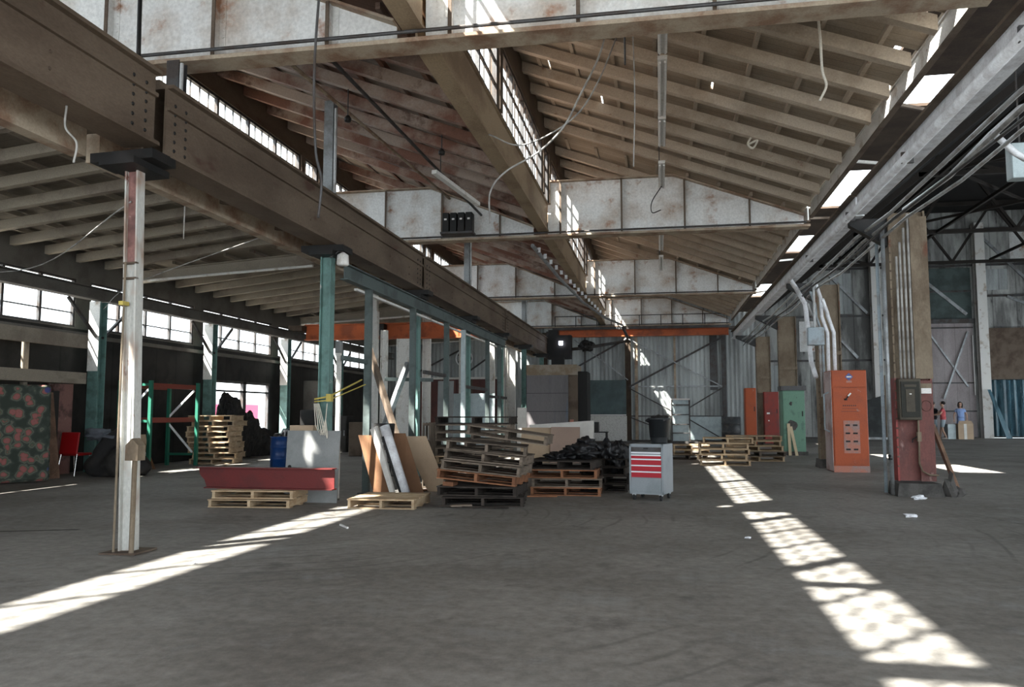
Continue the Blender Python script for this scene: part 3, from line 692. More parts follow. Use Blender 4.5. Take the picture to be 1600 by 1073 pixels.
# ---------------------------------------------------------------- right crane runway
for i, (a, b) in enumerate([(-4,14.4),(14.5,28.4),(28.5,38.2)]):
    r = root('runway_beam', ['white-edged steel runway beam at upper right, nearest the camera','middle length of the right runway beam, between the second and third columns','farthest length of the right runway beam, reaching the back wall'][i], 'beam', (3.45, a, 4.8), 'right runway beams')
    G().box(3.42,3.45,a,b,4.86,5.16).part('web', M['silver'], r)
    G().box(3.32,3.56,a,b,4.82,4.86).part('lower_flange', M['silver'], r)
    G().box(3.32,3.56,a,b,5.16,5.20).part('upper_flange', M['beam_brown'], r)
    G().box(3.40,3.47,a,b,5.20,5.27).part('rail', M['beam_brown'], r)
r = root('runway_pipe', 'thick pale pipe hung under the right runway beam, bending down to the orange cabinet', 'pipe', (3.3, 2, 4.7))
G().tube([(3.22,-3,4.72),(3.22,20.5,4.72),(3.5,21.3,4.6),(3.75,21.5,4.2),(3.85,21.5,2.7),(3.9,21.2,2.3)], .06, 10).part('tube', M['silver'], r, True)
for y in (4, 7.5, 11, 14.2, 18): G().box(3.18,3.33,y-.02,y+.02,4.67,4.82).part('clamp', M['dark_steel'], r)
for i, (x, z, rr, m_) in enumerate([(3.62,4.58,.03,'conduit'),(3.74,4.5,.028,'wire_grey'),(3.86,4.42,.025,'conduit'),(3.66,4.40,.02,'dark_steel')]):
    pts = []
    for k in range(15):
        y = 4 + k*2.3; pts.append((x, y, z - .05*math.sin(k*2.1+i)))
    G().tube(pts, rr, 6).thing('conduit_run', M[m_], 'thin conduit strung below the right runway beam, %s from the top' % ORD[i], 'conduit', (x, 4, z), 'conduits below the runway', True)

COLS = [(4.27,14.8),(4.35,21.9),(4.4,29.0),(4.5,36.4)]
cl = ['wide riveted column at right, brown above and red below, with a fuse panel','second right-hand column, brown, standing behind the orange cabinet',
      'third right-hand column, with the green cabinet at its foot','farthest right-hand column, between the red cabinets']
for i, (x, y) in enumerate(COLS):
    r = root('riveted_column', cl[i], 'column', (x, y, 0), 'right-hand columns')
    hw = .30; zt = 4.75 if i else 4.9
    red = i == 0
    def fl_(xa, xb, z0, z1, m_, nm): G().box(xa, xb, y-.15, y+.15, z0, z1).part(nm, M[m_], r)
    if red:
        fl_(x-hw, x-hw+.03, .25, 2.0, 'column_flange_red', 'lower_flange'); fl_(x-hw, x-hw+.03, 2.0, zt, 'column_beige', 'flange')
        fl_(x+hw-.03, x+hw, .25, 2.0, 'column_flange_red', 'lower_flange'); fl_(x+hw-.03, x+hw, 2.0, zt, 'column_beige', 'flange')
        G().box(x-hw+.03, x+hw-.03, y-.06, y-.04, .25, 2.0).part('lower_web', M['column_red'], r)
        G().box(x-hw+.03, x+hw-.03, y-.06, y-.04, 2.0, zt).part('web', M['column_beige'], r)
        G().box(x+.06, x+hw, y-.165, y-.15, .25, 1.95).part('cover_plate', M['column_red'], r)
        G().box(x+.04, x+hw+.02, y-.165, y-.15, 1.98, zt-.1).part('upper_cover_plate', M['column_beige'], r)
    else:
        fl_(x-hw, x-hw+.03, .1, zt, 'column_beige', 'flange'); fl_(x+hw-.03, x+hw, .1, zt, 'column_beige', 'flange')
        G().box(x-hw+.03, x+hw-.03, y-.06, y-.04, .1, zt).part('web', M['column_beige'], r)
        G().box(x-hw, x+hw, y-.165, y-.15, 2.9, 3.0).box(x-hw, x+hw, y-.165, y-.15, 1.4, 1.5).part('batten_plate', M['column_beige'], r)
    g = G()
    for s_ in (-1, 1):
        z = .5
        while z < zt-.1: g.dome((x+s_*(hw-.015), y-.15, z), (0,-1,0), .018); z += .16
    g.part('rivets', M['beam_brown'], r)
    G().prism([(x-hw-.06,0),(x+hw+.08,0),(x+hw+.03,.22),(x-hw-.03,.22)], 'y', y-.3, y+.3).part('footing', M['footing'], r)
    # bracket for the runway beam
    G().prism([(3.36,4.70),(x-hw,4.3),(x-hw,4.81),(3.36,4.81)], 'y', y-.08, y+.08).part('bracket', M['black_steel'], r)
# gusset, debris at near column foot
r = root('broken_concrete', 'broken concrete lumps at the foot of the near right column', 'rubble', (4.85, 14.6, 0))
G().blob((4.80,14.7,.12),(.11,.14,.24),1,.5,2,0).blob((4.92,14.75,.05),(.10,.1,.11),2,.5,2,0).part('lump', M['footing'], r)
# near column equipment
r = root('fuse_panel', 'dark olive fuse panel with a rimmed door on the red column', 'panel', (4.22, 14.4, 1.3))
G().box(3.99,4.34,14.48,14.63,1.28,1.98).part('housing', M['panel_rim'], r, bevel=.01)
G().box(4.02,4.31,14.46,14.485,1.33,1.93).part('door', M['panel_olive'], r)
G().box(4.09,4.23,14.45,14.462,1.42,1.8).box(4.07,4.26,14.45,14.462,1.84,1.88).part('raised_panel', M['panel_rim'], r)
G().lathe([(.018,-.01),(.018,.01)], (4.16,14.445,1.72), 10).part('knob', M['sign_white'], r)
r = root('warning_sign', 'small white sign plate on the red column beside the fuse panel', 'sign', (4.6, 14.53, 1.77))
G().box(4.38,4.54,14.605,14.62,1.73,1.82).part('plate', M['sign_white'], r)
G().box(4.37,4.55,14.61,14.63,1.82,1.9).part('backing', M['column_beige'], r)
G().tube([(4.46+.08*math.cos(t*math.pi/8),14.625,1.52+.09*math.sin(t*math.pi/8)) for t in range(17)], .006, 5).thing('painted_ring', M['mark_dark'], 'thin dark ring mark on the red column below the white sign', 'mark', (4.46,14.62,1.52))
for i, dx in enumerate((-.20,-.14,-.07,0.0)):
    G().tube([(4.27+dx,14.6,1.98),(4.27+dx,14.6,4.1+.25*i)], .020, 8).thing('vertical_conduit', M['wire_grey'], 'brown conduit rising up the near column from the fuse panel, %s from the left' % ORD[i], 'conduit', (4.28+dx,14.62,1.98), 'fuse panel conduits', True)
G().tube([(3.86,14.6,.02),(3.86,14.6,4.6)], .035, 8).thing('vertical_pipe', M['grey_steel'], 'thick grey pipe running down the left edge of the near right column', 'pipe', (3.93,14.5,.3), smooth=True)
G().tube([(3.86,15.0,.02),(3.86,15.0,4.55)], .03, 8).thing('vertical_pipe', M['conduit_blue'], 'bluish paint-flaked pipe behind the left edge of the near column', 'pipe', (3.86,14.7,.3), smooth=True)
r = root('outlet_box', 'small outlet box with looping cable low on the red column', 'box', (4.42, 14.6, .9))
G().box(4.28,4.34,14.56,14.64,.92,1.08).part('housing', M['column_beige'], r)
G().tube([(4.31,14.6,1.28),(4.31,14.6,.92),(4.30,14.6,.55),(4.34,14.58,.42),(4.45,14.57,.36),(4.58,14.56,.36)], .016).part('cable', M['column_beige'], r)
G().tube([(4.28,14.6,1.0),(4.2,14.58,.95),(4.2,14.58,.9)], .01).part('plug', M['black_steel'], r)
r = root('hose_bib', 'small black tap sticking out left of the red column', 'tap', (3.9,14.4,.6))
G().tube([(3.86,14.58,.62),(3.80,14.5,.62),(3.8,14.48,.68)], .016).lathe([(.02,0),(.028,.02),(.02,.04)], (3.8,14.48,.66), 10).part('valve', M['black_steel'], r)
G().beam((4.62,14.9,1.2),(5.0,14.9,.02),.14,.05).thing('leaning_plank', M['plank_brown'], 'dark brown plank leaning on the right side of the red column', 'plank', (5.0,14.9,0))
r = root('upper_conduit', 'grey bent conduit at the upper right edge above the runway', 'conduit', (4.4, 10, 5.0))
G().tube([(4.2,14.5,4.9),(4.1,12,4.75),(4.1,10.6,4.85),(4.25,10.1,5.0),(4.5,9.9,5.05),(4.75,9.8,5.0),(4.95,9.75,4.8)], .035).part('tube', M['silver'], r, True)
G().tube([(4.1,10.5,4.85),(4.3,10.4,4.55),(4.45,10.5,4.5)], .04).part('elbow', M['silver'], r, True)
r = root('ballast_box', 'pale grey electrical housing at the right edge of the picture', 'box', (4.98,11.9,4.62))
G().tube([(4.98,11.9,5.1),(4.98,11.9,6.58)], .012).part('hanger', M['dark_steel'], r)
G().box(4.83,5.15,11.8,12.0,4.62,5.12).part('housing', M['galvanised'], r, bevel=.01)

# ---------------------------------------------------------------- orange cabinet
def orange():
    x0, x1, y0, y1 = 4.05, 4.85, 20.15, 21.0; H = 2.42
    r = root('electrical_cabinet', 'tall orange electrical cabinet with vents and a lever, beside the second column', 'cabinet', (4.4, 20.5, 0))
    G().box(x0,x1,y0+.02,y1,.0,H).part('body', M['orange_paint'], r, bevel=.015)
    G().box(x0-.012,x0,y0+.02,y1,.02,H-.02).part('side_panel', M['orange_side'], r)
    G().box(x0+.03,x1-.03,y0,y0+.02,.18,1.98).part('lower_door', M['orange_paint'], r)
    G().box(x0+.02,x1-.02,y0,y0+.02,2.02,H-.03).part('top_panel', M['orange_paint'], r)
    G().box(x0+.0,x1,y0+.0,y0+.02,.0,.15).part('kick_plate', M['orange_dirty'], r)
    fr = G().box(x0+.24,x0+.60,y0-.01,y0,.45,1.22).part('vent_frame', M['orange_dirty'], r)
    g = G()
    for k in range(4):
        for s_ in (0, 1): g.box(x0+.28+.17*s_, x0+.38+.17*s_, y0-.02, y0-.01, .52+.19*k, .56+.19*k)
    g.part('louvre', M['black_steel'], fr)
    G().beam((x0+.30,y0-.03,1.72),(x0+.42,y0-.05,1.86),.03,.03).lathe([(.035,-.02),(.035,.02)], (x0+.31,y0-.02,1.72), 12).part('lever', M['black_steel'], r)
    G().beam((x0+.36,y0-.04,1.80),(x0+.42,y0-.055,1.87),.035,.035).part('lever_grip', M['sign_white'], r)
    g = G().box(x0+.22,x0+.58,y0-.004,y0,1.50,1.51).box(x0+.22,x0+.58,y0-.004,y0,2.0,2.005).box(x0+.2,x0+.58,y0-.004,y0,1.43,1.44)
    for k in range(7): g.box(x0+.24+.045*k,x0+.27+.045*k,y0-.004,y0,1.56,1.59)
    g.part('lettering', M['mark_dark'], r)
    G().obox((x0+.40,y0-.004,2.26),(.13,.008,.13),(0,R(45),0)).part('emblem', M['mark_blue'], r)
    G().box(x0+.345,x0+.455,y0-.012,y0-.004,2.245,2.275).part('emblem_bar', M['sign_white'], r)
    G().box(x0+.34,x0+.46,y0-.006,y0,2.12,2.17).part('name_plate', M['orange_dirty'], r)
    G().tube([(x0-.012,y0+.3,1.9),(x0-.12,y0+.3,1.85),(x0-.12,y0+.3,1.0),(x0-.012,y0+.3,.95)], .02).part('side_pipe', M['conduit_blue'], r)
orange()
for i, (x, zt, m_) in enumerate([(4.15,4.3,'silver'),(4.3,3.9,'silver'),(4.02,4.1,'conduit_blue'),(3.95,3.8,'conduit')]):
    y = 20.9
    pts = [(x,y,2.42 if i < 2 else 2.3),(x,y,3.4),(x-.12,y,3.8),(x-.14,y,zt),(x-.3,y-.3,zt+.3)]
    if i > 1: pts[0] = (x+.06,y+.15,1.8)
    G().tube(pts, .045 if i < 2 else .03, 8).thing('cabinet_conduit', M[m_], ['thick shiny conduit rising from the orange cabinet top, left of the pair','thick shiny conduit rising from the orange cabinet top, right of the pair','bluish conduit passing just left of the orange cabinet','thin grey conduit left of the orange cabinet conduits'][i], 'conduit', pts[0], None, True)
r = root('junction_box', 'blue-grey square junction box hanging left of the cabinet conduits', 'box', (3.7,20.6,3.1))
G().box(3.62,4.0,20.5,20.7,3.06,3.50).part('housing', M['conduit_blue'], r, bevel=.01)
G().tube([(3.8,20.6,3.5),(3.8,20.6,4.6)], .03).part('pipe', M['conduit'], r)
# green cabinet etc
def cabinet(x0, x1, y0, y1, H, m_, label, plinth=.12, extra=None):
    r = root('metal_cabinet', label, 'cabinet', ((x0+x1)/2, y0, 0))
    G().box(x0,x1,y0+.02,y1,plinth,H).part('body', M[m_], r, bevel=.012)
    G().box(x0+.03,x1-.03,y0,y0+.02,plinth+.05,H-.05).part('door', M[m_], r)
    G().box(x0-.06,x1+.06,y0-.03,y1,0,plinth).part('plinth', M['footing'], r)
    G().box(x1-.1,x1-.07,y0-.02,y0,H*.6,H*.68).part('handle', M['black_steel'], r)
    return r
r = cabinet(4.05,4.75,27.9,28.6,2.15,'green_cabinet','green metal cabinet with dark scars at the foot of the third column')
G().box(4.0,4.8,27.85,28.65,2.15,2.3).part('cap', M['dark_steel'], r)
G().blob((4.35,27.89,1.0),(.14,.02,.16),4,.6,2).part('scar', M['footing'], r)
G().blob((4.3,27.89,1.7),(.04,.015,.06),5,.6,2).part('scar', M['footing'], r)
for i, (a, b) in enumerate([((4.22,27.78,0),(4.2,27.84,1.05)),((4.42,27.7,0),(4.27,27.84,.95))]):
    G().beam(a, b, .09, .03, (0,1,0)).thing('wood_stick', M['plank_tan'], ['straight pale stick standing against the green cabinet','pale stick tilted against the green cabinet, right of the upright one'][i], 'stick', a)
cabinet(3.55,4.0,34.9,35.5,2.45,'orange_paint','narrow orange-red cabinet, leftmost of the far right row',.1)
r = cabinet(4.4,5.0,35.6,36.0,2.3,'red_cabinet','dark red cabinet in front of the farthest right column',.1)
G().box(4.5,4.62,35.57,35.6,1.35,1.42).box(4.55,4.6,35.57,35.6,1.05,1.1).part('label_plate', M['sign_white'], r)
r = root('oil_drum', 'dark steel drum standing at the right end of the back wall', 'drum', (3.2,37.6,0))
G().lathe([(.01,0),(.42,0),(.42,.4),(.44,.42),(.42,.44),(.42,.8),(.44,.82),(.42,.84),(.42,1.12),(.4,1.13),(.01,1.11)], (3.2,37.9,0.1), 28).part('shell', M['drum_dark'], r, True)

# ---------------------------------------------------------------- back wall framing
def bar(p0, p1, wdt, lab, m_='dark_steel', nm='cross_brace', cat='brace', grp=None):
    G().beam(p0, p1, .06, wdt).thing(nm, M[m_], lab, cat, p0, grp)
yb = YB-.15; yw = YB-.09
bar((-1.45,yb,2.66),(2.95,yb,5.0),.09,'brace rising to the right across the upper back wall bay')
bar((-1.45,yb-.1,5.0),(2.95,yb-.1,2.66),.05,'thin brace falling to the right across the upper back wall bay','grey_steel')
bar((-4.1,yb,3.6),(-1.5,yb,5.05),.08,'brace rising right above the teal board on the back wall')
bar((-4.1,yb-.1,5.0),(-1.5,yb-.1,3.0),.05,'thin brace falling behind the teal board','grey_steel')
bar((-1.45,yb+.07,2.68),(2.95,yb+.07,2.68),.06,'horizontal rail halfway up the back wall','grey_steel','wall_rail','rail')
bar((-1.45,yb+.07,1.25),(2.95,yb+.07,1.25),.05,'lower horizontal rail on the back wall behind the ladder','dark_steel','wall_rail','rail')
bar((-1.45,yb-.1,2.6),(.9,yb-.1,1.3),.05,'short brace falling right below the halfway rail','dark_steel')
bar((.9,yb-.06,1.35),(2.95,yb-.06,2.6),.06,'short brace rising right above the ladder','dark_steel')
bar((1.2,yb-.1,1.2),(2.95,yb-.1,.15),.05,'lowest brace falling right beside the ladder','dark_steel')
bar((-1.45,yb,1.2),(-.2,yb,.15) if False else (-.3,yb,.75),.05,'lowest short brace left of the black bin','dark_steel')
for i, (x, wd_, m_) in enumerate([(-1.5,.28,'soffit'),(-1.1,.14,'flange_tan'),(3.05,.2,'dark_steel'),(-3.6,.08,'dark_steel'),(.75,.1,'flange_tan'),(-5.6,.25,'soffit')]):
    G().box(x-wd_/2,x+wd_/2,YB-.12,YB-.02,.1,5.4).thing('wall_stanchion', M[m_], ['dark wide stanchion right of the teal board','rusty tan stanchion left of the ladder on back wall','dark stanchion at the right end of the back wall','thin stanchion left of the teal board','thin tan stanchion in the middle of the right wall bay','dark stanchion behind the tall grey enclosure'][i], 'stanchion', (x,YB-.1,0))
G().box(1.1,3.0,YB-.1,YB-.05,.12,1.28).thing('wall_panel', M['galvanised'], 'smooth blue-grey panel low on the back wall right of the ladder', 'panel', (2,YB-.1,.1))
G().box(2.4,2.75,YB-.06,YB-.01,2.5,5.3).thing('dark_sheet', M['dark_steel'], 'tall dark corrugated sheet strip near the right end of the back wall', 'panel', (2.55,YB-.05,2.5))
# white ladder shelf
r = root('step_shelf', 'white ladder-like shelf unit standing against the back wall', 'shelf', (.95,38.0,0))
for x in (.55, 1.35): G().box(x-.03,x+.03,37.85,37.91,.1,2.05).part('upright', M['dark_steel'], r)
for z in (.45,.85,1.3,1.75): G().box(.58,1.32,37.8,38.1,z,z+.05).part('shelf_board', M['dark_steel'], r)
G().box(.53,1.37,37.78,38.1,2.0,2.07).part('top_board', M['sign_white'], r)
G().box(.58,1.32,38.1,38.12,.1,2.0).part('back_panel', M['galvanised'], r)
# teal board & terrazzo board
r = root('teal_board', 'large dark teal board standing before the back wall, right of the black gap', 'board', (-2.6,38.0,1.4))
G().box(-3.65,-1.55,37.95,38.05,1.33,2.95).part('panel', M['board_teal'], r)
G().box(-3.65,-1.55,37.9,37.95,1.28,1.33).part('ledge', M['sign_white'], r)
G().box(-3.6,-3.5,38.05,38.15,.1,1.4).box(-1.7,-1.6,38.05,38.15,.1,1.4).part('leg', M['dark_steel'], r)
G().box(-3.6,-1.52,37.7,37.88,.1,1.26).thing('speckled_panel', M['terrazzo'], 'pale speckled panel under the teal board', 'panel', (-2.6,37.8,.1))
r = root('side_table', 'small black frame table left of the speckled panel', 'table', (-1.9,27.0,0))
for x in (-2.3,-1.75):
    for y in (26.5,27.0): G().box(x-.02,x+.02,y-.02,y+.02,0,.75).part('leg', M['black_steel'], r)
G().box(-2.35,-1.7,26.45,27.05,.75,.78).part('table_top', M['black_steel'], r)
G().box(-2.32,-2.0,26.5,26.9,.78,1.1).thing('black_case', M['black_steel'], 'black case sitting on the small black frame table', 'case', (-2.15,26.7,.78), bevel=.01)

# tall enclosure
r = root('spray_booth', 'tall grey panelled enclosure with a beige top panel and black side', 'enclosure', (-4.4,30.5,0))
G().box(-5.05,-3.45,30.4,32.2,0,2.85).part('body', M['booth_grey'], r)
g = G()
for z in (.75,1.45,2.15): g.box(-5.06,-3.44,30.39,30.4,z,z+.015)
g.part('seam', M['black_steel'], r)
G().box(-5.05,-3.1,30.35,32.2,2.85,3.25).part('top_panel', M['booth_beige'], r)
G().box(-3.45,-3.1,30.6,32.2,0,2.85).part('side_panel', M['beam_brown'], r)
G().box(-3.1,-2.75,30.8,32.3,0,3.0).part('side_opening', M['rubber'], r)
G().box(-3.4,-3.25,30.55,30.6,.85,1.15).part('tag_plate', M['orange_dirty'], r)

# galvanised panels and far-left back area
for i, (x, y, w_, h, m_, lab) in enumerate([(-6.15,26.0,1.5,2.05,'galvanised','large blue-grey steel sheet standing upright before the far posts'),
      (-7.1,27.2,.6,1.4,'galvanised','smaller grey sheet standing left of the large steel sheet'),
      (-5.1,29.6,.35,1.6,'foam_white','narrow pale panel standing beside the tall grey enclosure'),
      (-6.6,24.2,.5,2.4,'sheet_grey','tall grey panel standing behind the second stud')]):
    G().obox((x,y,h/2),(w_,.05,h),(R(-3),0,0)).thing('steel_sheet', M[m_], lab, 'sheet', (x,y,0))
# sunlit white posts in the left rear
for i, (x, y, w_, z) in enumerate([(-8.6,23.0,.34,5.5),(-8.0,21.6,.22,4.3),(-7.2,20.2,.16,3.6),(-7.4,22.6,.5,3.6),(-8.5,28.5,.3,5.5),(-8.5,34,.3,5.5),(-7.0,33,.3,5.4),(-6.4,34.5,.35,5.2),(-6.9,36.5,.3,5.0),(-6.2,31.2,.25,5.3)]):
    r = root('white_post', 'pale sunlit steel post in the rear left area, %s from the left wall side' % ORD[i], 'post', (x,y,0), 'pale posts in the rear left')
    G().box(x-w_/2,x-w_/2+.02,y-.08,y+.08,0,z).box(x+w_/2-.02,x+w_/2,y-.08,y+.08,0,z).part('flange', M['white_paint'], r)
    G().box(x-w_/2+.02,x+w_/2-.02,y-.01,y+.01,0,z).part('web', M['white_paint'], r)
r = root('sheet_stack_door', 'dark red double door in the rear left wall', 'door', (-10.9,YB-.2,0))
G().box(-12.6,-7.9,YB-.2,YB-.1,0,3.1).part('leaf', M['door_red'], r)
G().box(-12.7,-7.8,YB-.24,YB-.08,3.1,3.2).part('head_rail', M['white_paint'], r)
for x in (-12.6,-10.9,-9.3,-7.95): G().box(x-.03,x+.03,YB-.23,YB-.2,0,3.1).part('stile', M['beam_brown'], r)
r = root('wall_fan', 'round wall fan on the rear wall left of the posts', 'fan', (-9.9,YB-.3,4.0))
G().lathe([(.42,0),(.46,.05),(.46,.12),(.42,.16)], (0,0,0), 24)
g = G(); g.tube([(-9.7+.42*math.cos(t*math.pi/12),YB-.3,4.15+.42*math.sin(t*math.pi/12)) for t in range(25)], .03, 6)
g.tube([(-9.7+.2*math.cos(t*math.pi/12),YB-.3,4.15+.2*math.sin(t*math.pi/12)) for t in range(25)], .015, 6)
g.part('guard', M['silver'], r)
g = G()
for k in range(5):
    t = k*2*math.pi/5; g.obox((-9.7+.2*math.cos(t),YB-.25,4.15+.2*math.sin(t)),(.34,.02,.14),(0,-t,0))
g.part('blade', M['black_steel'], r)
G().box(-9.75,-9.65,YB-.3,YB-.02,4.1,4.2).part('hub', M['black_steel'], r)
G().box(-9.75,-9.65,YB-.12,YB-.02,3.2,4.1).part('wall_bracket', M['dark_steel'], r)
for i, (a, b) in enumerate([((-12.5,3.3),(-9.9,4.6)),((-9.6,3.4),(-8.3,4.3))]):
    bar((a[0],YB-.2,a[1]),(b[0],YB-.2,b[1]),.08,['long brace on the rear left wall above the red door','short brace right of the wall fan'][i])

# ---------------------------------------------------------------- right bay back wall details
yr = YR-.01
g = G()
r = root('sliding_gate', 'tall pinkish white sliding gate with cross braces in the right bay', 'gate', (16,yr-.1,0))
G().box(15.0,17.6,yr-.16,yr-.1,.05,6.5).part('panel', M['gate_pink'], r)
for p0, p1 in (((15.05,yr-.22,6.3),(17.2,yr-.22,2.9)),((17.3,yr-.25,6.0),(15.9,yr-.25,2.2))): G().beam(p0,p1,.05,.10).part('cross_brace', M['grey_steel'], r)
for z in (6.25,3.1,1.5): G().box(15.0,17.6,yr-.2,yr-.16,z-.04,z+.04).part('rail', M['dark_steel'], r)
G().box(17.5,17.55,yr-.3,yr-.25,2.4,5.8).part('chain', M['sign_white'], r)
r = root('gate_panel', 'dark green upper gate panel with a slanting brace above the pinkish gate', 'panel', (15,yr-.1,6.7))
G().box(14.6,17.6,yr-.16,yr-.1,6.75,9.7).part('panel', M['gate_green'], r)
G().beam((14.7,yr-.22,9.4),(17.3,yr-.22,7.0),.05,.18).part('brace', M['grey_steel'], r)
G().box(14.6,17.7,yr-.3,yr-.1,6.5,6.75).part('lintel', M['dark_steel'], r)
G().box(14.6,17.6,yr-.2,yr-.16,8.3,8.4).part('rail', M['dark_steel'], r)
for i, x in enumerate([18.0, 12.4, 21.5]):
    r = root('bay_column', ['pale riveted column right of the pinkish gate','pale column on the rear wall left of the gate, behind the near red column','dark column far right in the right bay'][i], 'column', (x,yr-.4,0), 'right bay wall columns')
    G().ibeam((x,yr-.4,0),(x,yr-.4,12.2),.5,.5,.04,.03,(0,1,0)).part('shaft', M['white_paint'] if i < 2 else M['beam_brown'], r)
G().box(18.3,23.5,yr-.15,yr-.05,3.3,6.2).thing('dark_lintel', M['beam_brown'], 'dark boarded panel above the blue plastic curtain', 'panel', (20,yr-.1,3.3))
g = G(); n = 46; vs = []; fs = []
for i in range(n+1):
    x = 18.35+4.6*i/n; yy = yr-.2+.1*math.sin(i*1.9)+.06*math.sin(i*.7)
    vs += [(x,yy,.1),(x,yy,3.25)]
for i in range(n): fs.append((2*i,2*i+2,2*i+3,2*i+1))
G().add(vs,fs).thing('plastic_curtain', M['plastic_blue'], 'translucent blue plastic sheeting hung across the dark right doorway', 'curtain', (20,yr-.2,.1))
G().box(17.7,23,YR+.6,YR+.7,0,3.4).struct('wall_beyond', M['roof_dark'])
for i, (z0, x0, x1) in enumerate([(4.4,5.2,14.5),(7.0,6.0,14.5),(9.8,9.2,23),(11.9,11.9,23.5),(8.0,18.4,23.5)]):
    G().box(x0,x1,yr-.07,yr-.0,z0,z0+.12).thing('girt_rail', M['dark_steel'], 'horizontal girt on the right bay rear wall, %s in order' % ORD[i], 'rail', (x0,yr,z0), 'girts of the right bay')
for i, (p0, p1) in enumerate([((18.4,11.4),(21.2,8.2)),((19.5,8.0),(23.4,6.3)),((9.9,9.6),(12.0,7.2)),((9.5,6.9),(11.4,4.6))]):
    bar((p0[0],yr-.1,p0[1]),(p1[0],yr-.1,p1[1]),.16,'slanting brace on the right bay rear wall, %s in order' % ORD[i],'grey_steel','cross_brace','brace','right bay braces')
for i in range(8):
    x0 = [6,8.2,10,12.8,18.4,19.8,21.8,22.6][i]; 
    G().box(x0,x0+1.2,yr-.03,yr-.0,[2.2,5,7.2,9.95,8.4,10,8.3,10.2][i],[4.2,6.8,9.6,11.8,9.6,11.7,9.7,11.8][i]).thing('patch_sheet', M['plate_white'] if i % 2 else M['wall_corr'], 'mottled pale cladding sheet on the right bay rear wall, %s in order' % ORD[i], 'sheet', (x0,yr,5), 'patch sheets of the right bay')
r = root('mesh_fence', 'black netting fence low on the rear wall between the columns', 'fence', (10.6,45.5,0))
G().box(9.9,9.96,45.2,45.26,0,3.4).box(11.75,11.81,45.2,45.26,0,3.4).part('fence_post', M['column_beige'], r)
G().add([(9.95,45.23,.05),(11.76,45.23,.05),(11.76,45.23,2.35),(10.9,45.23,2.1),(9.95,45.23,1.55),(9.95,45.27,.05),(11.76,45.27,.05),(11.76,45.27,2.35),(10.9,45.27,2.1),(9.95,45.27,1.55)],
        [(0,1,2,3,4),(9,8,7,6,5),(0,5,6,1),(1,6,7,2),(2,7,8,3),(3,8,9,4),(4,9,5,0)]).part('netting', M['net_black'], r)
G().box(9.9,11.8,45.18,45.26,0,.12).part('bottom_rail', M['grey_steel'], r)
# trusses of the tall bay
for i, y in enumerate([20.5, 29.0, 38.5, 46.5]):
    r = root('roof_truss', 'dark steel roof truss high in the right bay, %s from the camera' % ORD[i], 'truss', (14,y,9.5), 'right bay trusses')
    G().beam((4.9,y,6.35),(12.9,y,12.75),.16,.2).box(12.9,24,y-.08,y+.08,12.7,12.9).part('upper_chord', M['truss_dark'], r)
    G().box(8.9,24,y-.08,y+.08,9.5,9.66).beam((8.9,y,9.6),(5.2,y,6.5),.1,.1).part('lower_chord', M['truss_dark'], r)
    g = G(); x = 9.5
    k = 0
    while x < 23.5:
        g.beam((x,y,9.6 if k % 2 else min(12.8,6.3+(x-4.6)*.8)),(x+2.1,y,min(12.8,6.3+(x-2.5)*.8) if k % 2 else 9.6),.1,.12); x += 2.1; k += 1
    g.part('web_member', M['truss_dark'], r)
for i, (x, z) in enumerate([(9.6,9.58),(12.5,9.58),(17.5,9.58)]):
    G().beam((x,6,z),(x+.0,46,z),.1,.12).thing('truss_tie', M['truss_dark'], 'long dark tie running between the right bay trusses, %s from the left' % ORD[i], 'tie', (x,6,z), 'truss ties')
for i, (p0, p1) in enumerate([((10,20.7,9.8),(17,28.8,9.8)),((17,20.7,9.66),(10,28.8,9.66)),((10,29.2,9.8),(18,38.3,9.8)),((18,29.2,9.66),(10,38.3,9.66))]):
    G().beam(p0,p1,.08,.1).thing('wind_brace', M['truss_dark'], 'diagonal dark brace between the right bay trusses, %s in order' % ORD[i], 'brace', p0, 'wind braces')

# ---------------------------------------------------------------- pallets
def make_pallet(m_):
    r = root('wooden_pallet', 'x', 'pallet', (0,0,0))
    for k in range(6):
        y = -.45+.18*k; G().box(-.6,.6,y-.07,y+.07,.125,.145).part('top_board', M[m_], r)
    for k in range(3):
        x = -.57+.57*k; G().box(x-.022,x+.022,-.5,.5,.02,.123).part('stringer', M[m_], r)
    for k in range(3):
        y = -.43+.43*k; G().box(-.6,.6,y-.07,y+.07,0,.018).part('bottom_board', M[m_], r)
    cache_kids(r); return r
PROTO = {k: [make_pallet('pallet_'+k), False] for k in ('grey','tan','orange','dark')}
def pallet(tone, x, y, z, rz=0, rx=0, ry=0, sx=1, sy=1, label='', group=None):
    p, used = PROTO[tone]
    o = copy_tree(p) if used else p
    PROTO[tone][1] = True
    o.location = (x,y,z); o.rotation_euler = (R(rx),R(ry),R(rz)); o.scale = (sx,sy,1)
    o['label'] = label
    if group: o['group'] = group
    elif 'group' in o: del o['group']
    return o
CN = ['bottom','second from the bottom','third from the bottom','fourth from the bottom','fifth from the bottom','sixth from the bottom','seventh from the bottom','eighth from the bottom','ninth from the bottom','topmost']
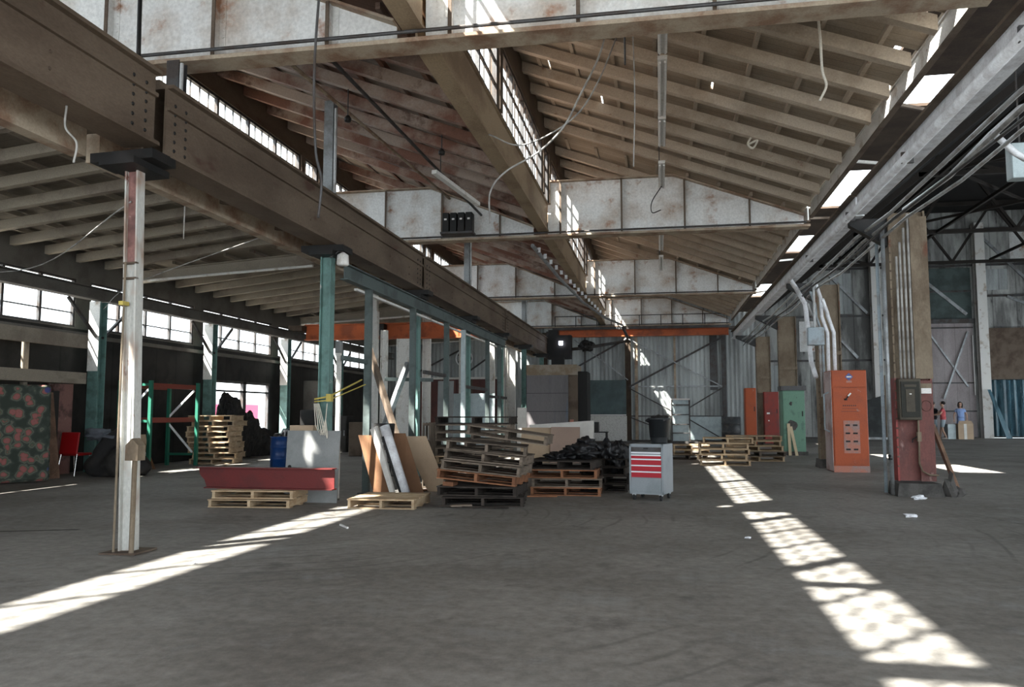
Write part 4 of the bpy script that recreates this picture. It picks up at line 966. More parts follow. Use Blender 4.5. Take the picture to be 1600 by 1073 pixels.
def stack(x, y, tones, desc, grp, rz=0, jit=.04, rzj=5, tilt=None, h=.148, sx=1, sy=1, z0=0, sz=1):
    z = z0; cx, cy = x, y
    for i, t in enumerate(tones):
        pos = CN[i] if i < len(tones)-1 else 'topmost'
        lab = ('%s %s pallet, ' + desc) % (pos, {'grey':'weathered grey','tan':'pale new','orange':'orange-brown','dark':'blackened'}[t])
        ty = 0
        if tilt and i >= tilt[0]: ty = tilt[1]
        dx, dy = random.uniform(-jit,jit), random.uniform(-jit,jit)
        if ty:
            n = i - tilt[0]; up = Vector((math.sin(R(ty)),0,math.cos(R(ty))))
            bz = z0 + tilt[0]*h + abs(math.sin(R(ty)))*.6*sx + .005
            c = Vector((x,y,bz)) + up*(n*h) + Vector((dx,dy,0))
            pallet(t, c.x, c.y, c.z, rz+random.uniform(-rzj,rzj)*.4, 0, ty, sx, sy, lab, grp)
        else:
            pallet(t, x+dx, y+dy, z, rz+random.uniform(-rzj,rzj), 0, 0, sx, sy, lab, grp).scale.z = sz
            z += h
# big leaning stack
stack(-2.66, 12.35, ['dark','dark','orange','grey','grey','grey'], 'in the big leaning stack at centre', 'pallets of the leaning stack', rz=3, tilt=(2,5.0), jit=.09, sx=1.03, rzj=14)
pallet('grey', -2.28, 12.2, 1.00, 2, 0, 8, 1.03, .9, 'greyish pallet sliding askew on top of the big leaning stack', 'pallets of the leaning stack')
G().obox((-3.17,11.95,.33),(.16,.3,.06),(0,R(4),0)).thing('wood_block', M['pallet_orange'], 'small wood block wedged in the left side of the leaning stack', 'block', (-3.17,11.95,.3))
# stack behind it
stack(-3.6, 15.4, ['grey','grey','grey','tan','grey','grey','grey','grey','dark'], 'in the stack behind the leaning one', 'pallets of the rear stack', rz=8, jit=.08, rzj=8, sx=1.25)
# pallet on edge beside it
pallet('grey', -4.35, 14.6, .62, 8, 0, 90, 1, .9, 'weathered pallet standing on edge beside the rear stack')
# low stack with bags
stack(-1.62, 14.1, ['orange','grey','orange','dark'], 'in the low stack carrying black bags', 'pallets of the bag stack', rz=-2, jit=.05, sx=1.0)
stack(-.98, 14.9, ['dark','dark','dark','dark'], 'in the blackened pile right of the bag stack', 'pallets of the blackened pile', rz=-6, jit=.05, sx=.7)
# left pallets under the red beam
stack(-6.08, 11.6, ['tan','tan'], 'under the red steel beam', 'pallets under the red beam', rz=4, jit=.05, rzj=3, sx=1.05, h=.1225, sz=.83)
pallet('tan', -4.06, 11.75, 0, 3, 0, 0, .84, 1.0, 'single clean pale pallet on the floor before the leaning boards')
# sunlit right stacks
stack(1.75, 22.6, ['tan','tan','tan','tan','tan'], 'in the sunlit stack nearer the camera at right', 'pallets of the sunlit stack', rz=-4, jit=.08, sx=1.1)
stack(2.75, 24.6, ['tan','grey','tan','tan','tan'], 'in the shaded stack behind the sunlit one', 'pallets of the shaded stack', rz=4, jit=.08, sx=1.2)
stack(.85, 25.2, ['grey','tan','tan'], 'in the low stack left of the sunlit one', 'pallets of the low far stack', rz=5, jit=.06, sx=.9)
# rack pallets
stack(-12.30, 20.75, ['tan','tan','tan','tan','tan','tan','tan','tan','tan'], 'in the tall stack behind the green rack', 'pallets beside the rack', rz=12, jit=.07, sx=1.0)

# ---------------------------------------------------------------- red steel beam
r = root('steel_beam', 'dark red primed steel beam lying across the pale pallets', 'beam', (-5.75,11.2,.31))
L0, L1 = -7.05, -4.82
y0 = 11.4; zb = .25
G().add([(L0+.14,y0-.008,zb+.015),(L1,y0-.008,zb+.015),(L1,y0-.008,zb+.305),(L0,y0-.008,zb+.305),(L0+.02,y0-.008,zb+.2),(L0+.10,y0-.008,zb+.12),
         (L0+.14,y0+.008,zb+.015),(L1,y0+.008,zb+.015),(L1,y0+.008,zb+.305),(L0,y0+.008,zb+.305),(L0+.02,y0+.008,zb+.2),(L0+.10,y0+.008,zb+.12)],
        [(0,1,2,3,4,5),(11,10,9,8,7,6)]+[(i,(i+6),((i+1)%6+6),(i+1)%6) for i in range(6)]).part('web', M['ibeam_red'], r)
G().box(L0+.14,L1,y0-.09,y0+.09,zb,zb+.015).part('lower_flange', M['ibeam_red'], r)
G().box(L0,L1,y0-.09,y0+.09,zb+.305,zb+.32).part('upper_flange', M['ibeam_red'], r)
# grey sheet
r = root('metal_sheet', 'large grey metal sheet with a small hole, leaning behind the red beam', 'sheet', (-5.6,12.0,0))
vs = [(-5.87,11.88,0),(-4.98,11.88,0),(-4.98,11.97,1.12),(-5.87,11.97,1.12)]
g = G().add(vs+[(x,y+.03,z) for x,y,z in vs], [(0,1,2,3),(7,6,5,4),(0,4,5,1),(1,5,6,2),(2,6,7,3),(3,7,4,0)]); g.part('sheet', M['sheet_grey'], r)
G().tube([(-5.80,11.94,.55),(-5.80,11.915,.55)], .028, 12).part('hole_rim', M['rubber'], r)
G().box(-5.9,-5.5,12.1,12.35,.0,1.2).thing('cardboard_box', M['cardboard'], 'tan cardboard carton peeking above the grey metal sheet', 'box', (-5.8,12.2,0))
r = root('blue_drum', 'blue steel drum with worn white paint marks', 'drum', (-9.25,18.4,0))
G().lathe([(.01,0),(.2,0),(.2,.27),(.212,.285),(.2,.3),(.2,.55),(.212,.565),(.2,.58),(.2,.80),(.212,.815),(.2,.82),(.18,.80),(.01,.80)], (-9.25,18.4,0), 28).part('shell', M['drum_blue'], r, True)
G().tube([(-9.3,18.36,.805),(-9.3,18.36,.825)], .03, 10).part('bung', M['dark_steel'], r)
# leaning boards
def lean(pts, th, nm, m_, lab, cat='board'):
    a, b, c, d = [Vector(p) for p in pts]; nrm = (b-a).cross(d-a).normalized()*th
    return G().add([a,b,c,d,a+nrm,b+nrm,c+nrm,d+nrm], [(0,1,2,3),(7,6,5,4),(0,4,5,1),(1,5,6,2),(2,6,7,3),(3,7,4,0)]).thing(nm, M[m_], lab, cat, pts[0])
lean([(-4.78,13.0,0),(-4.42,12.98,0),(-4.72,13.05,1.02),(-5.12,13.1,1.02)], -.02, 'hardboard_sheet', 'hardboard', 'brown hardboard sheet leaning left of the silver roll')
lean([(-4.30,13.2,0),(-3.98,13.3,0),(-4.35,13.35,1.05),(-4.75,13.3,1.05)], -.02, 'hardboard_sheet', 'hardboard', 'brown hardboard sheet leaning right of the silver roll')
lean([(-4.1,13.9,0),(-3.75,14.0,0),(-4.2,14.1,.98),(-4.6,13.9,.98)], -.02, 'hardboard_sheet', 'cardboard', 'tan board leaning behind the brown sheets')
lean([(-4.9,13.25,.9),(-4.55,13.25,.9),(-4.55,13.32,1.22),(-4.92,13.32,1.22)], -.05, 'dark_board', 'black_steel', 'dark framed panel poking up behind the hardboard sheets')
lean([(-4.46,12.93,0),(-4.38,12.91,0),(-4.76,13.0,1.18),(-4.88,13.02,1.12)], -.05, 'foam_strip', 'foam_white', 'pale foam strip leaning between the hardboard sheets')
r = root('foil_roll', 'silver insulated duct roll leaning between the hardboard sheets', 'roll', (-4.2,12.9,0))
G().tube([(-4.20,12.92,.06),(-4.62,13.02,1.18)], [.085,.085], 14).part('roll', M['silver'], r, True)
G().tube([(-4.26,12.86,.06),(-4.62,12.93,1.0)], .025, 8).part('tie_seam', M['rubber'], r)
# crumpled debris right of boards
r = root('wire_cart', 'dark wire cart behind the near stud', 'cart', (-5.0,14.8,0))
for z in (.2,.45,.7): G().box(-5.2,-4.7,14.6,15.0,z,z+.02).part('shelf', M['dark_steel'], r)
for x in (-5.2,-4.72):
    for y in (14.6,14.98): G().box(x,x+.02,y,y+.02,0,.8).part('leg', M['dark_steel'], r)

# cardboard and white panels at the centre
lean([(-3.95,22.6,0),(-3.1,22.6,0),(-3.1,22.9,.98),(-3.95,22.9,.98)], -.06, 'cardboard_sheet', 'cardboard', 'tan cardboard sheet leaning left of the pink-brown one')
lean([(-3.08,22.5,0),(-2.25,22.5,0),(-2.25,22.8,1.0),(-3.08,22.8,1.0)], -.06, 'cardboard_sheet', 'cardboard_pink', 'pink-brown cardboard sheet leaning before the white panel')
lean([(-3.8,23.2,0),(-1.9,23.2,0),(-1.9,23.4,1.18),(-3.8,23.4,1.05)], -.12, 'insulation_sheet', 'foam_white', 'long white foam panel standing behind the cardboard sheets')
# black bags
zt = 4*.148+.01
for i, (x, y, z, s_, seed) in enumerate([(-1.4,14.0,zt+.12,(.28,.26,.13),11),(-1.28,14.05,zt+.27,(.15,.14,.09),12),(-1.78,13.9,zt+.05,(.20,.2,.065),13),(-.92,14.35,zt+.10,(.18,.2,.20),14),(-.74,14.6,.62,(.17,.2,.26),15)]):
    G().blob((x,y,z),s_,seed,.42,4,zt if i < 4 else None,2.2).thing('rubbish_bag', M['tarp_black'], ['crumpled black plastic bag in the middle of the low pallet stack','small black bag knotted on top of the bag heap','flat black bag at the left end of the bag heap','bulging black bag at the right end of the bag heap','black plastic draped down beside the low pallet stack'][i], 'bag', (x,y,z), 'black bags on the low stack', True)

# ---------------------------------------------------------------- tool cabinet
def toolcab():
    r = root('tool_cabinet', 'grey wheeled tool cabinet with red drawer fronts at centre right', 'cabinet', (-.15,13.4,0))
    W, D, zb, zt_ = .56, .62, .10, .90
    def bx(x0,x1,y0,y1,z0,z1): return G().box(x0,x1,y0,y1,z0,z1)
    o = Vector((-.15,13.4,0))
    def P(g, n, m_, par, bevel=0):
        for v in g.v: v.xyz = v + o
        return g.part(n, M[m_], par, bevel=bevel)
    P(bx(-W/2,W/2,-D/2+.015,D/2,zb,zt_), 'body', 'cab_grey', r, .008)
    P(bx(-W/2,W/2,-D/2,-D/2+.015,zb,zb+.04).box(-W/2,-W/2+.03,-D/2,-D/2+.015,zb,zt_).box(W/2-.03,W/2,-D/2,-D/2+.015,zb,zt_).box(-W/2,W/2,-D/2,-D/2+.015,zt_-.04,zt_), 'front_frame', 'cab_grey', r)
    P(bx(-W/2+.035,W/2-.035,-D/2-.004,-D/2+.012,zt_-.12,zt_-.05), 'lock_strip', 'dark_steel', r)
    P(bx(-.04,.04,-D/2-.012,-D/2-.002,zt_-.08,zt_-.06), 'lock', 'black_steel', r)
    zz = zt_-.13
    for h in (.04,.065,.10,.10,.10)[:5]:
        m_ = 'cab_grey' if h == .04 else 'cab_red'
        d = P(bx(-W/2+.035,W/2-.035,-D/2-.006,-D/2+.012,zz-h+.004,zz-.018), 'drawer', m_, r)
        P(bx(-W/2+.035,W/2-.035,-D/2-.022,-D/2-.004,zz-.018,zz), 'handle', 'cab_trim', d)
        zz -= h
    P(bx(-W/2+.035,W/2-.035,-D/2-.006,-D/2+.012,zb+.045,zz-.006), 'door', 'cab_grey', r)
    for sx in (-1,1):
        for sy in (-1,1):
            c = Vector((sx*(W/2-.06), sy*(D/2-.07), .050))
            g = G().tube([c+Vector((-.018,0,0)), c+Vector((.018,0,0))], .050, 14)
            q = P(g, 'caster', 'rubber', r)
            P(bx(c.x-.028,c.x+.028,c.y-.03,c.y+.03,.075,.10), 'caster_plate', 'cab_trim', q)
    r.rotation_euler = (0,0,R(-15))
    # bin on top
    b = root('rubbish_bin', 'black plastic bin standing on the grey tool cabinet', 'bin', (-.02,13.45,.901))
    G().lathe([(.01,0),(.13,0),(.135,.02),(.165,.38),(.185,.39),(.185,.42),(.172,.42),(.15,.1),(.01,.09)], (-.02,13.45,.901), 28).part('tub', M['bin_black'], b, True)
    G().blob((-.02,13.45,1.27),(.15,.15,.09),5,.5,3).part('liner', M['tarp_black'], b, True)
toolcab()
for v in []: pass

# ---------------------------------------------------------------- left aisle furniture
def mattress(x, y, w_, h, rz, lab, m_='floral'):
    r = root('mattress', lab, 'mattress', (x,y,0), None, rz)
    g = G().obox((x,y,h/2+.02),(w_,.24,h),(R(-5),0,0)); g.part('cover', M[m_], r, bevel=.04)
    g = G()
    return r
mattress(-13.0,13.6,2.2,1.95,R(58),'floral patterned mattress standing upright at the left edge')
lean([(-12.95,14.7,0),(-12.75,15.3,0),(-13.1,15.4,1.85),(-13.3,14.9,1.85)], -.04, 'plywood_sheet', 'plank_brown', 'dark plywood edge leaning right behind the floral mattress')
G().box(-13.72,-13.4,15.45,15.95,0,1.9).thing('locker', M['wall_dark'], 'dark tall locker between the mattress and the red chair', 'locker', (-13.4,15.4,0), bevel=.01)
G().box(-13.7,-13.5,15.9,16.5,0,2.1).thing('locker', M['red_web'], 'dark reddish tall board behind the red chair', 'locker', (-13.4,16.2,0), bevel=.01)
def chair():
    r = root('stacking_chair', 'red padded stacking chair with chrome legs at left', 'chair', (-13.05,16.0,0))
    x, y = -13.05, 16.05
    G().obox((x,y+.1,.47),(.46,.44,.06)).part('seat', M['chair_red'], r, bevel=.02)
    G().obox((x,y-.14,.72),(.46,.05,.50),(R(-8),0,0)).part('backrest', M['chair_red'], r, bevel=.02)
    for sx in (-1,1):
        G().tube([(x+sx*.20,y-.14,.5),(x+sx*.23,y-.24,0)], .013, 8).part('leg', M['chrome'], r)
        G().tube([(x+sx*.20,y+.25,.45),(x+sx*.23,y+.33,0)], .013, 8).part('leg', M['chrome'], r)
    r.rotation_euler = (0,0,0)
chair()
G().blob((-12.0,16.2,.28),(.62,.5,.62),21,.3,4,0).thing('covered_pile', M['tarp_dark'], 'dark cloth-covered pile on the floor beside the red chair', 'pile', (-12,16.2,0), smooth=True)
G().blob((-12.35,15.95,.93),(.28,.22,.13),22,.5,3).thing('crumpled_cloth', M['cloth_grey'], 'crumpled grey cloth on top of the dark pile', 'cloth', (-12.35,15.95,.85), smooth=True)
lean([(-11.62,16.0,0),(-11.55,16.3,0),(-11.98,16.3,.82),(-12.05,16.0,.82)], -.03, 'grey_board', 'wall_upper', 'grey board leaning on the right side of the dark pile')
# pallet rack
def rack():
    r = root('pallet_rack', 'green and orange pallet rack frame against the left wall', 'rack', (-12.7,18.2,0))
    A = (-12.32,17.7); B = (-12.25,19.62)
    for (x, y) in ((A[0],A[1]),(A[0]-.85,A[1]),(B[0],B[1]),(B[0]-.85,B[1])):
        G().box(x-.04,x+.04,y-.04,y+.04,0,2.2).part('upright', M['rack_green'], r)
    for y in (A[1],B[1]):
        for z in (.3,1.2,2.1): G().box(A[0]-.81,A[0]-.04,y-.03,y+.03,z-.03,z+.03).part('side_rail', M['rack_green'], r)
        G().beam((A[0]-.04,y,2.0),(A[0]-.81,y,1.25),.03,.05).part('side_brace', M['silver'], r)
        G().beam((A[0]-.81,y,1.15),(A[0]-.04,y,.35),.03,.05).part('side_brace', M['silver'], r)
    for z in (1.22,2.08):
        for dx in (0,-.85): G().box(A[0]+dx-.03,A[0]+dx+.03,A[1]+.04,B[1]-.04,z-.06,z+.06).part('load_beam', M['rack_orange'], r)
rack()
lean([(-13.1,18.0,0),(-12.8,18.5,0),(-13.05,18.6,.85),(-13.25,18.1,.85)], -.03, 'chipboard', 'cardboard', 'pale chipboard leaning inside the green rack')
lean([(-12.95,17.8,0),(-12.45,18.2,0),(-12.9,18.4,.62),(-13.2,18.0,.62)], -.03, 'chipboard', 'hardboard', 'brown chipboard leaning at the left foot of the rack')
# tarp heap
G().blob((-13.2,22.95,.95),(.38,.55,1.08),31,.16,5,0,1.4).blob((-13.15,23.8,.6),(.40,.7,.85),33,.2,5,0,1.6).blob((-13.1,24.7,.3),(.40,.7,.6),35,.2,4,0,1.6).thing('tarpaulin_heap', M['tarp_dark'], 'tall heap under a dark tarpaulin in front of the bright doorway', 'heap', (-13.2,23.5,0))
G().blob((-12.9,26.3,.35),(.45,.5,.45),32,.3,4,0,1.8).thing('tarpaulin_heap', M['tarp_black'], 'lower black heap right of the tall tarpaulin heap', 'heap', (-12.9,26.3,0))
# rear left clutter
for i, (x, y, w_, d, h, m_, lab) in enumerate([(-11.7,25.6,.6,.5,1.5,'black_steel','black upright machine right of the bright doorway'),
      (-12.6,28.2,1.0,.6,2.6,'wall_upper','tall beige cupboard on the left wall beyond the doorway'),
      (-11.4,27.5,.7,.6,1.3,'wall_dark','dark crate standing before the beige cupboard'),
      (-10.3,27.0,.9,.6,1.0,'soffit','brown case low behind the blue drum'),
      (-9.6,25.0,.8,.5,1.1,'beam_brown','dark brown crate behind the green post')]):
    r = root('storage_cupboard', lab, 'cupboard', (x,y,0))
    G().box(x-w_/2,x+w_/2,y-d/2,y+d/2,0,h).part('body', M[m_], r, bevel=.015)
    G().box(x-w_/2+.04,x+w_/2-.04,y-d/2-.02,y-d/2,.08,h-.06).part('door', M[m_], r)
    G().box(x+w_/2-.12,x+w_/2-.09,y-d/2-.04,y-d/2-.02,h*.45,h*.6).part('handle', M['grey_steel'], r)
# outside: parked trailer and posts seen through the doorway
r = root('parked_trailer', 'white and pink trailer outside the left doorway', 'trailer', (-19,28,-.15))
G().box(-20.5,-18,24,34,.6,2.0).part('body', M['trailer_white'], r)
G().box(-17.99,-17.9,26.2,33.5,1.1,1.75).part('stripe', M['trailer_pink'], r)
for y in (26,27.5,31): G().tube([(-18.1,y,.3),(-17.8,y,.3)], .42, 18).part('wheel', M['rubber'], r)

# ---------------------------------------------------------------- hanging things
for i, (y0_, y1_, z) in enumerate([(9.2,11.4,6.62),(11.6,13.9,6.62),(14.05,15.5,6.62),(16.4,18.2,6.55),(21.8,24.6,6.4),(25.2,27.6,6.3)]):
    r = root('strip_light', 'white fluorescent strip light under the right roof slope, %s from the camera' % ORD[i], 'light', (.12,y0_,z), 'strip lights')
    G().box(.05,.19,y0_,y1_,z,z+.06).part('housing', M['white_paint'], r)
    G().tube([(.08,y0_+.05,z-.025),(.08,y1_-.05,z-.025)], .018).part('tube', M['sign_white'], r)
    G().tube([(.16,y0_+.05,z-.025),(.16,y1_-.05,z-.025)], .018).part('tube', M['sign_white'], r)
    G().box(.06,.08,y0_+.1,y0_+.12,z+.06,7.02).box(.06,.08,y1_-.12,y1_-.1,z+.06,7.02).part('hanger', M['dark_steel'], r)
def cable(pts, rad, m_, lab, nm='hanging_cable', cat='cable', n=24):
    # Catmull-Rom through the points
    P = [Vector(p) for p in pts]; out = []
    P = [P[0]*2-P[1]] + P + [P[-1]*2-P[-2]]
    for i in range(1, len(P)-2):
        for k in range(8):
            t = k/8; a,b,c,d = P[i-1],P[i],P[i+1],P[i+2]
            out.append(.5*((2*b)+(c-a)*t+(2*a-5*b+4*c-d)*t*t+(3*b-a-3*c+d)*t**3))
    out.append(P[-2]); return G().tube(out, rad, 6).thing(nm, M[m_], lab, cat, pts[0], smooth=True)
cable([(-.56,10.75,7.27),(-.72,10.75,6.45),(-1.03,10.75,5.8),(-1.26,10.75,5.37),(-1.62,10.75,5.03),(-2.08,10.75,4.78),(-2.3,10.75,4.5),(-2.3,10.75,4.05)], .014, 'wire_grey', 'pale grey cable sagging down left from the right roof slope across the valley beam')
cable([(-.50,11.75,7.24),(-.85,11.75,6.4),(-1.25,11.75,5.85),(-2.0,11.75,5.5),(-2.54,11.75,5.70)], .012, 'wire_grey', 'second pale cable crossing behind the long sagging one')
cable([(-.36,9.75,7.18),(-.36,9.75,6.3),(-.36,9.75,5.75)], .012, 'dark_steel', 'short dark chain hanging near the middle clerestory', 'hanging_chain', 'chain')
cable([(-.30,10.75,7.16),(-.27,10.75,5.8),(-.30,10.75,4.75)], .009, 'wire_grey', 'thin cable hanging left of the strip lights')
cable([(1.94,9.75,6.34),(1.97,9.75,5.9),(1.98,9.75,5.5),(2.02,9.75,5.3),(1.94,9.75,5.12)], .016, 'rope_white', 'pale rope dangling from the right roof slope')
cable([(1.72,14.75,6.42),(1.66,14.75,6.3),(1.75,14.75,6.22),(1.83,14.75,6.36),(1.68,14.75,6.30)], .02, 'rope_white', 'small pale knotted rag on the right roof slope', 'knotted_rag', 'rag')
cable([(-2.70,6.0,5.70),(-2.78,6.0,4.4),(-2.76,6.0,3.6),(-2.70,6.0,3.3),(-2.72,6.0,2.99)], .011, 'dark_steel', 'long dark cable hanging in front of the crane girder')
cable([(-5.79,7.85,6.98),(-5.80,7.85,6.2),(-5.79,7.85,5.45)], .025, 'black_steel', 'heavy black chain hanging beside the near post above the crane girder', 'hanging_chain', 'chain')
cable([(-5.2,6.1,4.15),(-5.2,6.1,3.95),(-5.08,6.1,3.8),(-5.1,6.1,3.62)], .010, 'wire_grey', 'short curled wire hanging from the crane girder near the first post')
cable([(-9.0,13.75,5.54),(-9.0,13.75,4.75)], .012, 'white_paint', 'short white rod hanging from the low aisle roof', 'hanging_rod', 'rod')
cable([(.12,18.1,6.55),(-.1,18.1,6.2),(-.1,18.1,5.95),(.1,18.1,6.0)], .012, 'black_steel', 'looped dark cable hanging at the end of the fourth strip light')
cable([(-6.1,11.5,4.2),(-9.5,13,3.75),(-13.2,17.0,3.9)], .008, 'wire_grey', 'thin wire strung across the low aisle to the left wall')
cable([(-5.4,7.3,3.6),(-9,10,3.5),(-13.2,12.2,4.0)], .008, 'wire_grey', 'second thin wire strung low across the left aisle')
for i, (p0, p1, m_) in enumerate([((-5.0,8.6,6.2),(-5.0,18.6,6.65),'flange_tan'),((-4.3,8.6,6.15),(-4.2,18.6,6.2),'dark_steel')]):
    G().tube([p0,p1], .03, 6).thing('tie_rod', M[m_], 'long rod slanting under the middle roof slope, %s from the left' % ORD[i], 'rod', p0)
for i, (x, y, z) in enumerate([(-4.9,11.85,6.2),(-3.6,12.85,5.9)]):
    r = root('pendant_socket', ['dark pendant socket hanging under the middle roof slope','small pendant holder hanging nearer the valley beam'][i], 'lamp', (x,y,z))
    G().tube([(x,y,z+(.5 if i == 0 else .33)),(x,y,z)], .01).part('stem', M['dark_steel'], r)
    G().lathe([(.03,0),(.06,-.05),(.05,-.1),(.01,-.11)], (x,y,z), 12).part('socket', M['black_steel'], r, True)
r = root('floodlight', 'pale strip fitting hanging at an angle under the middle roof slope', 'light', (-3.7,14.3,5.6))
G().beam((-3.95,13.6,5.75),(-3.55,15.4,5.6),.1,.07).part('housing', M['white_paint'], r)
G().tube([(-3.9,13.85,5.75),(-3.9,13.85,6.33)], .01).part('hanger', M['dark_steel'], r)
r = root('transformer_bank', 'row of four black transformer boxes fixed to the second girder', 'transformer', (-4.7,18.4,5.7))
for k in range(4): G().box(-5.06+.19*k,-4.90+.19*k,18.15,18.4,5.72,6.18).part('transformer_box', M['black_steel'], r, bevel=.01)
G().box(-5.1,-4.3,18.1,18.45,5.66,5.71).part('shelf', M['dark_steel'], r)
g = G()
for k in range(4): g.box(-5.01+.19*k,-4.95+.19*k,18.14,18.15,6.0,6.04)
g.part('name_plate', M['sign_white'], r)

for i, (c, sz_, rt, m_) in enumerate([((-3.25,11.65,.02),(.5,.09,.02),(0,0,R(12)),'pallet_dark'),((-2.55,11.62,.02),(.7,.09,.02),(0,0,R(-6)),'pallet_dark'),((-2.9,11.55,.045),(.32,.08,.02),(R(4),0,R(30)),'pallet_grey'),
      ((-1.95,13.3,.02),(.5,.08,.02),(0,0,R(10)),'pallet_orange'),((-4.25,13.9,.02),(.6,.1,.02),(0,0,R(60)),'pallet_orange')]):
    G().obox(c,sz_,rt).thing('broken_board', M[m_], 'broken pallet board lying on the floor at the centre pallets, %s from the left' % ORD[[1,3,2,4,0][i]], 'board', c, 'broken boards')

# ---------------------------------------------------------------- small litter
for i, (x, y, s_, m_, lab) in enumerate([(4.12,14.1,.09,'paper','white scrap of paper at the foot of the red column'),(3.3,11.7,.07,'paper','small white scrap on the open floor before the red column'),
      (-4.3,6.9,.03,'sign_white','tiny white pebble of litter near the near post'),(.95,9.4,.03,'paper','tiny pale scrap on the floor below the tool cabinet'),(15.0,33,.25,'paper','white scrap on the right bay floor')]):
    G().blob((x,y,s_*.3),(s_,s_*.7,s_*.4),i+40,.6,2,0).thing('litter_scrap', M[m_], lab, 'litter', (x,y,0))
for i, (p0, p1, m_) in enumerate([((-3.95,9.55,.012),(-3.75,9.3,.012),'sign_white'),((-1.4,4.0,.012) if False else (-3.55,3.2,.012),(-3.4,3.35,.012),'plank_brown'),((1.6,3.9,.01),(1.9,4.1,.01),'plank_tan')]):
    G().beam(p0,p1,.02,.02).thing('loose_stick', M[m_], ['white stick on the floor before the single pale pallet','short brown stick at the lower left of the floor','pale sliver on the floor at lower right'][i], 'stick', p0)
trim(G().add([(-9.5,7.6,.002),(-6.9,8.6,.002),(-6.9,8.66,.002),(-9.5,7.68,.002),(-9.5,7.6,.004),(-6.9,8.6,.004),(-6.9,8.66,.004),(-9.5,7.68,.004)],[(0,3,2,1),(4,5,6,7),(0,1,5,4),(1,2,6,5),(2,3,7,6),(3,0,4,7)]), M['footing'])

# boxes near the people
for i, (x0, x1, y0_, h, m_, lab) in enumerate([(15.7,16.45,46.5,.82,'cardboard','tan cardboard box in front of the woman in blue'),(15.25,15.65,46.7,.80,'galvanised','pale grey carton left of the tan cardboard box'),(20.6,21.1,47.0,.9,'galvanised','pale carton at the far right before the blue curtain')]):
    r = root('carton', lab, 'box', ((x0+x1)/2,y0_,0))
    G().box(x0,x1,y0_,y0_+.6,0,h).part('body', M[m_], r)
    if i == 0:
        G().box(x0+.28,x0+.42,y0_-.004,y0_,0,h).part('tape', M['foam_white'], r)
        G().add([(x0,y0_,h),(x1,y0_,h),(x1-.05,y0_+.12,h+.16),(x0+.1,y0_+.12,h+.16)],[(0,1,2,3)]).part('flap', M['cardboard'], r)
lean([(18.6,47.9,.0),(18.9,47.9,.0),(18.1,48.4,2.7),(17.95,48.4,2.7)], -.04, 'blue_board', 'plastic_blue', 'narrow blue board leaning beside the right gate column')

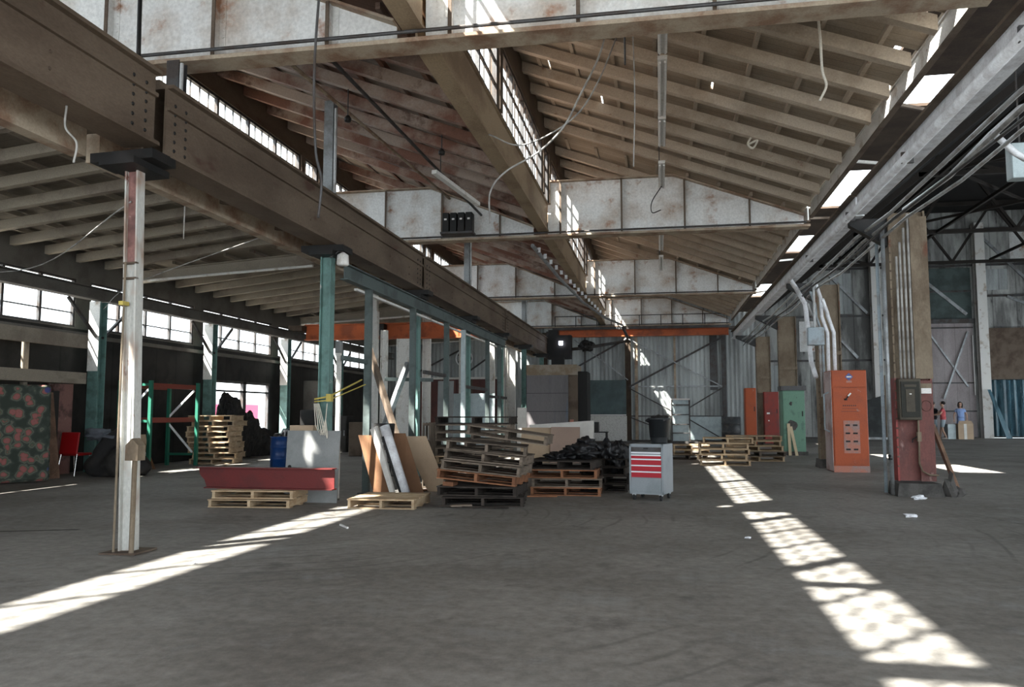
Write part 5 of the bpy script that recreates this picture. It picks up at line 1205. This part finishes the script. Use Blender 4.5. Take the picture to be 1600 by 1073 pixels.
# ---------------------------------------------------------------- people
def skinned(name, nodes, edges, m_, parent, sub=1):
    me = bpy.data.meshes.new(name); me.from_pydata([n[0] for n in nodes], edges, []); me.update()
    ob = bpy.data.objects.new(name, me); COL.objects.link(ob); me.materials.append(M[m_])
    ob.modifiers.new('skin', 'SKIN'); sk = me.skin_vertices[0].data
    for i, n in enumerate(nodes):
        r_ = n[1]; sk[i].radius = (r_, r_) if not isinstance(r_, tuple) else r_
        sk[i].use_root = (i == 0)
    ob.modifiers['skin'].use_smooth_shade = True
    if sub: s_ = ob.modifiers.new('sub', 'SUBSURF'); s_.levels = sub; s_.render_levels = sub
    ob.parent = parent; return ob
def person(loc, rz, lab, top, bottom, arms, legs, hair_long=False, dress=False, scale=1.13, facing_face=True):
    r = root('person', lab, 'person', loc, None, rz); r.scale = (scale,)*3
    # local: +y is forward of the figure, z up, 1.75 m tall
    (lh, rh) = arms   # (elbow, hand) per side
    nodes = [((0,0,.95),(.13,.10)),((0,0,1.15),(.12,.088)),((0,0,1.38),(.15,.10)),((0,0,1.48),.06),((0,.01,1.54),.05)]
    edges = [(0,1),(1,2),(2,3),(3,4)]
    def chain(start, pts):
        i = start
        for p, q in pts:
            nodes.append((p,q)); edges.append((i,len(nodes)-1)); i = len(nodes)-1
        return i
    hands = []
    for sx, (el, ha) in ((-1, lh), (1, rh)):
        e = chain(2, [((sx*.165,0,1.41),.05),(el,.042),(ha,.027)]); hands.append((sx, Vector(el), Vector(ha)))
    for sx, (kn, an) in ((-1, legs[0]), (1, legs[1])):
        chain(0, [((sx*.09,0,.86),.085),(kn,.058),(an,.04),((an[0],an[1]+.06,.03),.035),((an[0],an[1]+.15,.025),.028)])
    body = skinned('body', nodes, edges, 'skin', r)
    # palms and fingers
    for sx, el, ha in hands:
        d = (ha-el).normalized(); side = d.cross(Vector((0,0,1)));
        if side.length < .1: side = Vector((0,1,0))
        side.normalize(); nn = [(tuple(ha),.024),(tuple(ha+d*.07),.030)]; ee = [(0,1)]
        for k, (o_, L) in enumerate(((-.03,.07),(-.01,.08),(.01,.075),(.03,.06))):
            a = ha+d*.085+side*o_; b_ = a+d*L*.5; c = b_+d*L*.4+Vector((0,0,-.012))
            nn += [(tuple(a),.009),(tuple(b_),.008),(tuple(c),.007)]; q = len(nn); ee += [(1,q-3),(q-3,q-2),(q-2,q-1)]
        a = ha+d*.02+side*-.035; b_ = a+d*.035-side*.02; nn += [(tuple(a),.010),(tuple(b_),.009)]; q = len(nn); ee += [(0,q-2),(q-2,q-1)]
        skinned('hand', nn, ee, 'skin', r, 1)
    # head
    g = G().lathe([(.004,-.125),(.045,-.115),(.062,-.07),(.072,-.01),(.078,.04),(.07,.085),(.045,.115),(.004,.125)], (0,.015,1.655), 20)
    for v in g.v: v.y = .015 + (v.y-.015)*1.15
    g.blob((0,.10,1.645),(.011,.018,.02),2,.1,2).blob((-.078,.01,1.65),(.012,.02,.03),1,.1,2).blob((.078,.01,1.65),(.012,.02,.03),1,.1,2)
    h = g.mesh('head', M['skin'], (0,0,0), True); h.parent = r
    e = G().blob((-.03,.09,1.67),(.012,.008,.007),1,.05,1).blob((.03,.09,1.67),(.012,.008,.007),1,.05,1).mesh('eyes', M['eye_dark']); e.parent = h
    e = G().blob((0,.092,1.595),(.022,.008,.006),1,.05,1).mesh('mouth', M['shirt_red']); e.parent = h
    g = G().blob((0,-.02,1.715),(.098,.108,.092),3,.1,3)
    if hair_long: g.blob((0,-.05,1.60),(.085,.06,.13),4,.15,3).blob((-.085,.02,1.62),(.034,.06,.13),5,.1,2).blob((.085,.02,1.62),(.034,.06,.13),6,.1,2)
    hr = g.mesh('hair', M['hair'], (0,0,0), True); hr.parent = r
    # clothes
    nodes = [((0,0,1.18),(.172,.13)),((0,0,1.06),(.178,.135)),((0,0,1.38),(.172,.12)),((0,0,1.455),(.10,.08)),((0,0,.96),(.182,.14)),((0,0,.88),(.185,.142))]; edges = [(0,1),(0,2),(2,3),(1,4),(4,5)]
    if dress: nodes += [((0,0,.76),(.20,.16)),((0,0,.58),(.22,.18))]; edges += [(5,6),(6,7)]
    for sx, (el, ha) in ((-1, lh), (1, rh)):
        s0 = Vector((sx*.165,0,1.41)); ee_ = s0.lerp(Vector(el), .55)
        nodes += [(tuple(s0),.066),(tuple(ee_),.062)]; q = len(nodes); edges += [(2,q-2),(q-2,q-1)]
    skinned('dress' if dress else 'shirt', nodes, edges, top, r)
    if not dress:
        nodes = [((0,0,.98),(.165,.125)),((0,0,.88),(.165,.125))]; edges = [(0,1)]
        for sx, (kn, an) in ((-1, legs[0]), (1, legs[1])):
            k = Vector((sx*.09,0,.86)).lerp(Vector(kn), .9); nodes += [((sx*.095,0,.82),.10),(tuple(k),.082)]; q = len(nodes); edges += [(1,q-2),(q-2,q-1)]
        skinned('shorts', nodes, edges, bottom, r)
    for sx, (kn, an) in ((-1, legs[0]), (1, legs[1])):
        s_ = G().blob((an[0],an[1]+.07,.035),(.05,.13,.045),7,.05,3,0).mesh('shoe', M['shoe'], (0,0,0), True); s_.parent = r
    return r
person((15.1,46.9,0), R(75), 'person in a red t-shirt and grey shorts reaching towards the one in black', 'shirt_red', 'shorts_grey',
       (((-.26,.12,1.18),(-.12,.42,1.12)),((.25,.15,1.2),(.1,.45,1.15))), (((-.11,.06,.48),(-.12,-.1,.07)),((.11,.1,.48),(.13,.14,.07))))
person((14.8,47.5,0), R(-60), 'person in a black t-shirt and grey shorts, half hidden by the leaning plank', 'shirt_black', 'shorts_grey',
       (((-.27,.1,1.2),(-.1,.3,1.3)),((.27,.1,1.2),(.12,.32,1.22))), (((-.1,.04,.48),(-.11,0,.07)),((.1,.02,.48),(.12,-.02,.07))))
person((16.25,47.7,0), R(170), 'long-haired person in a blue dress standing behind the tan box', 'dress_blue', 'dress_blue',
       (((-.27,-.02,1.16),(-.26,.1,.95)),((.28,-.02,1.16),(.30,.08,.93))), (((-.09,.03,.48),(-.1,0,.07)),((.1,.03,.48),(.11,0,.07))), True, True, 1.12)
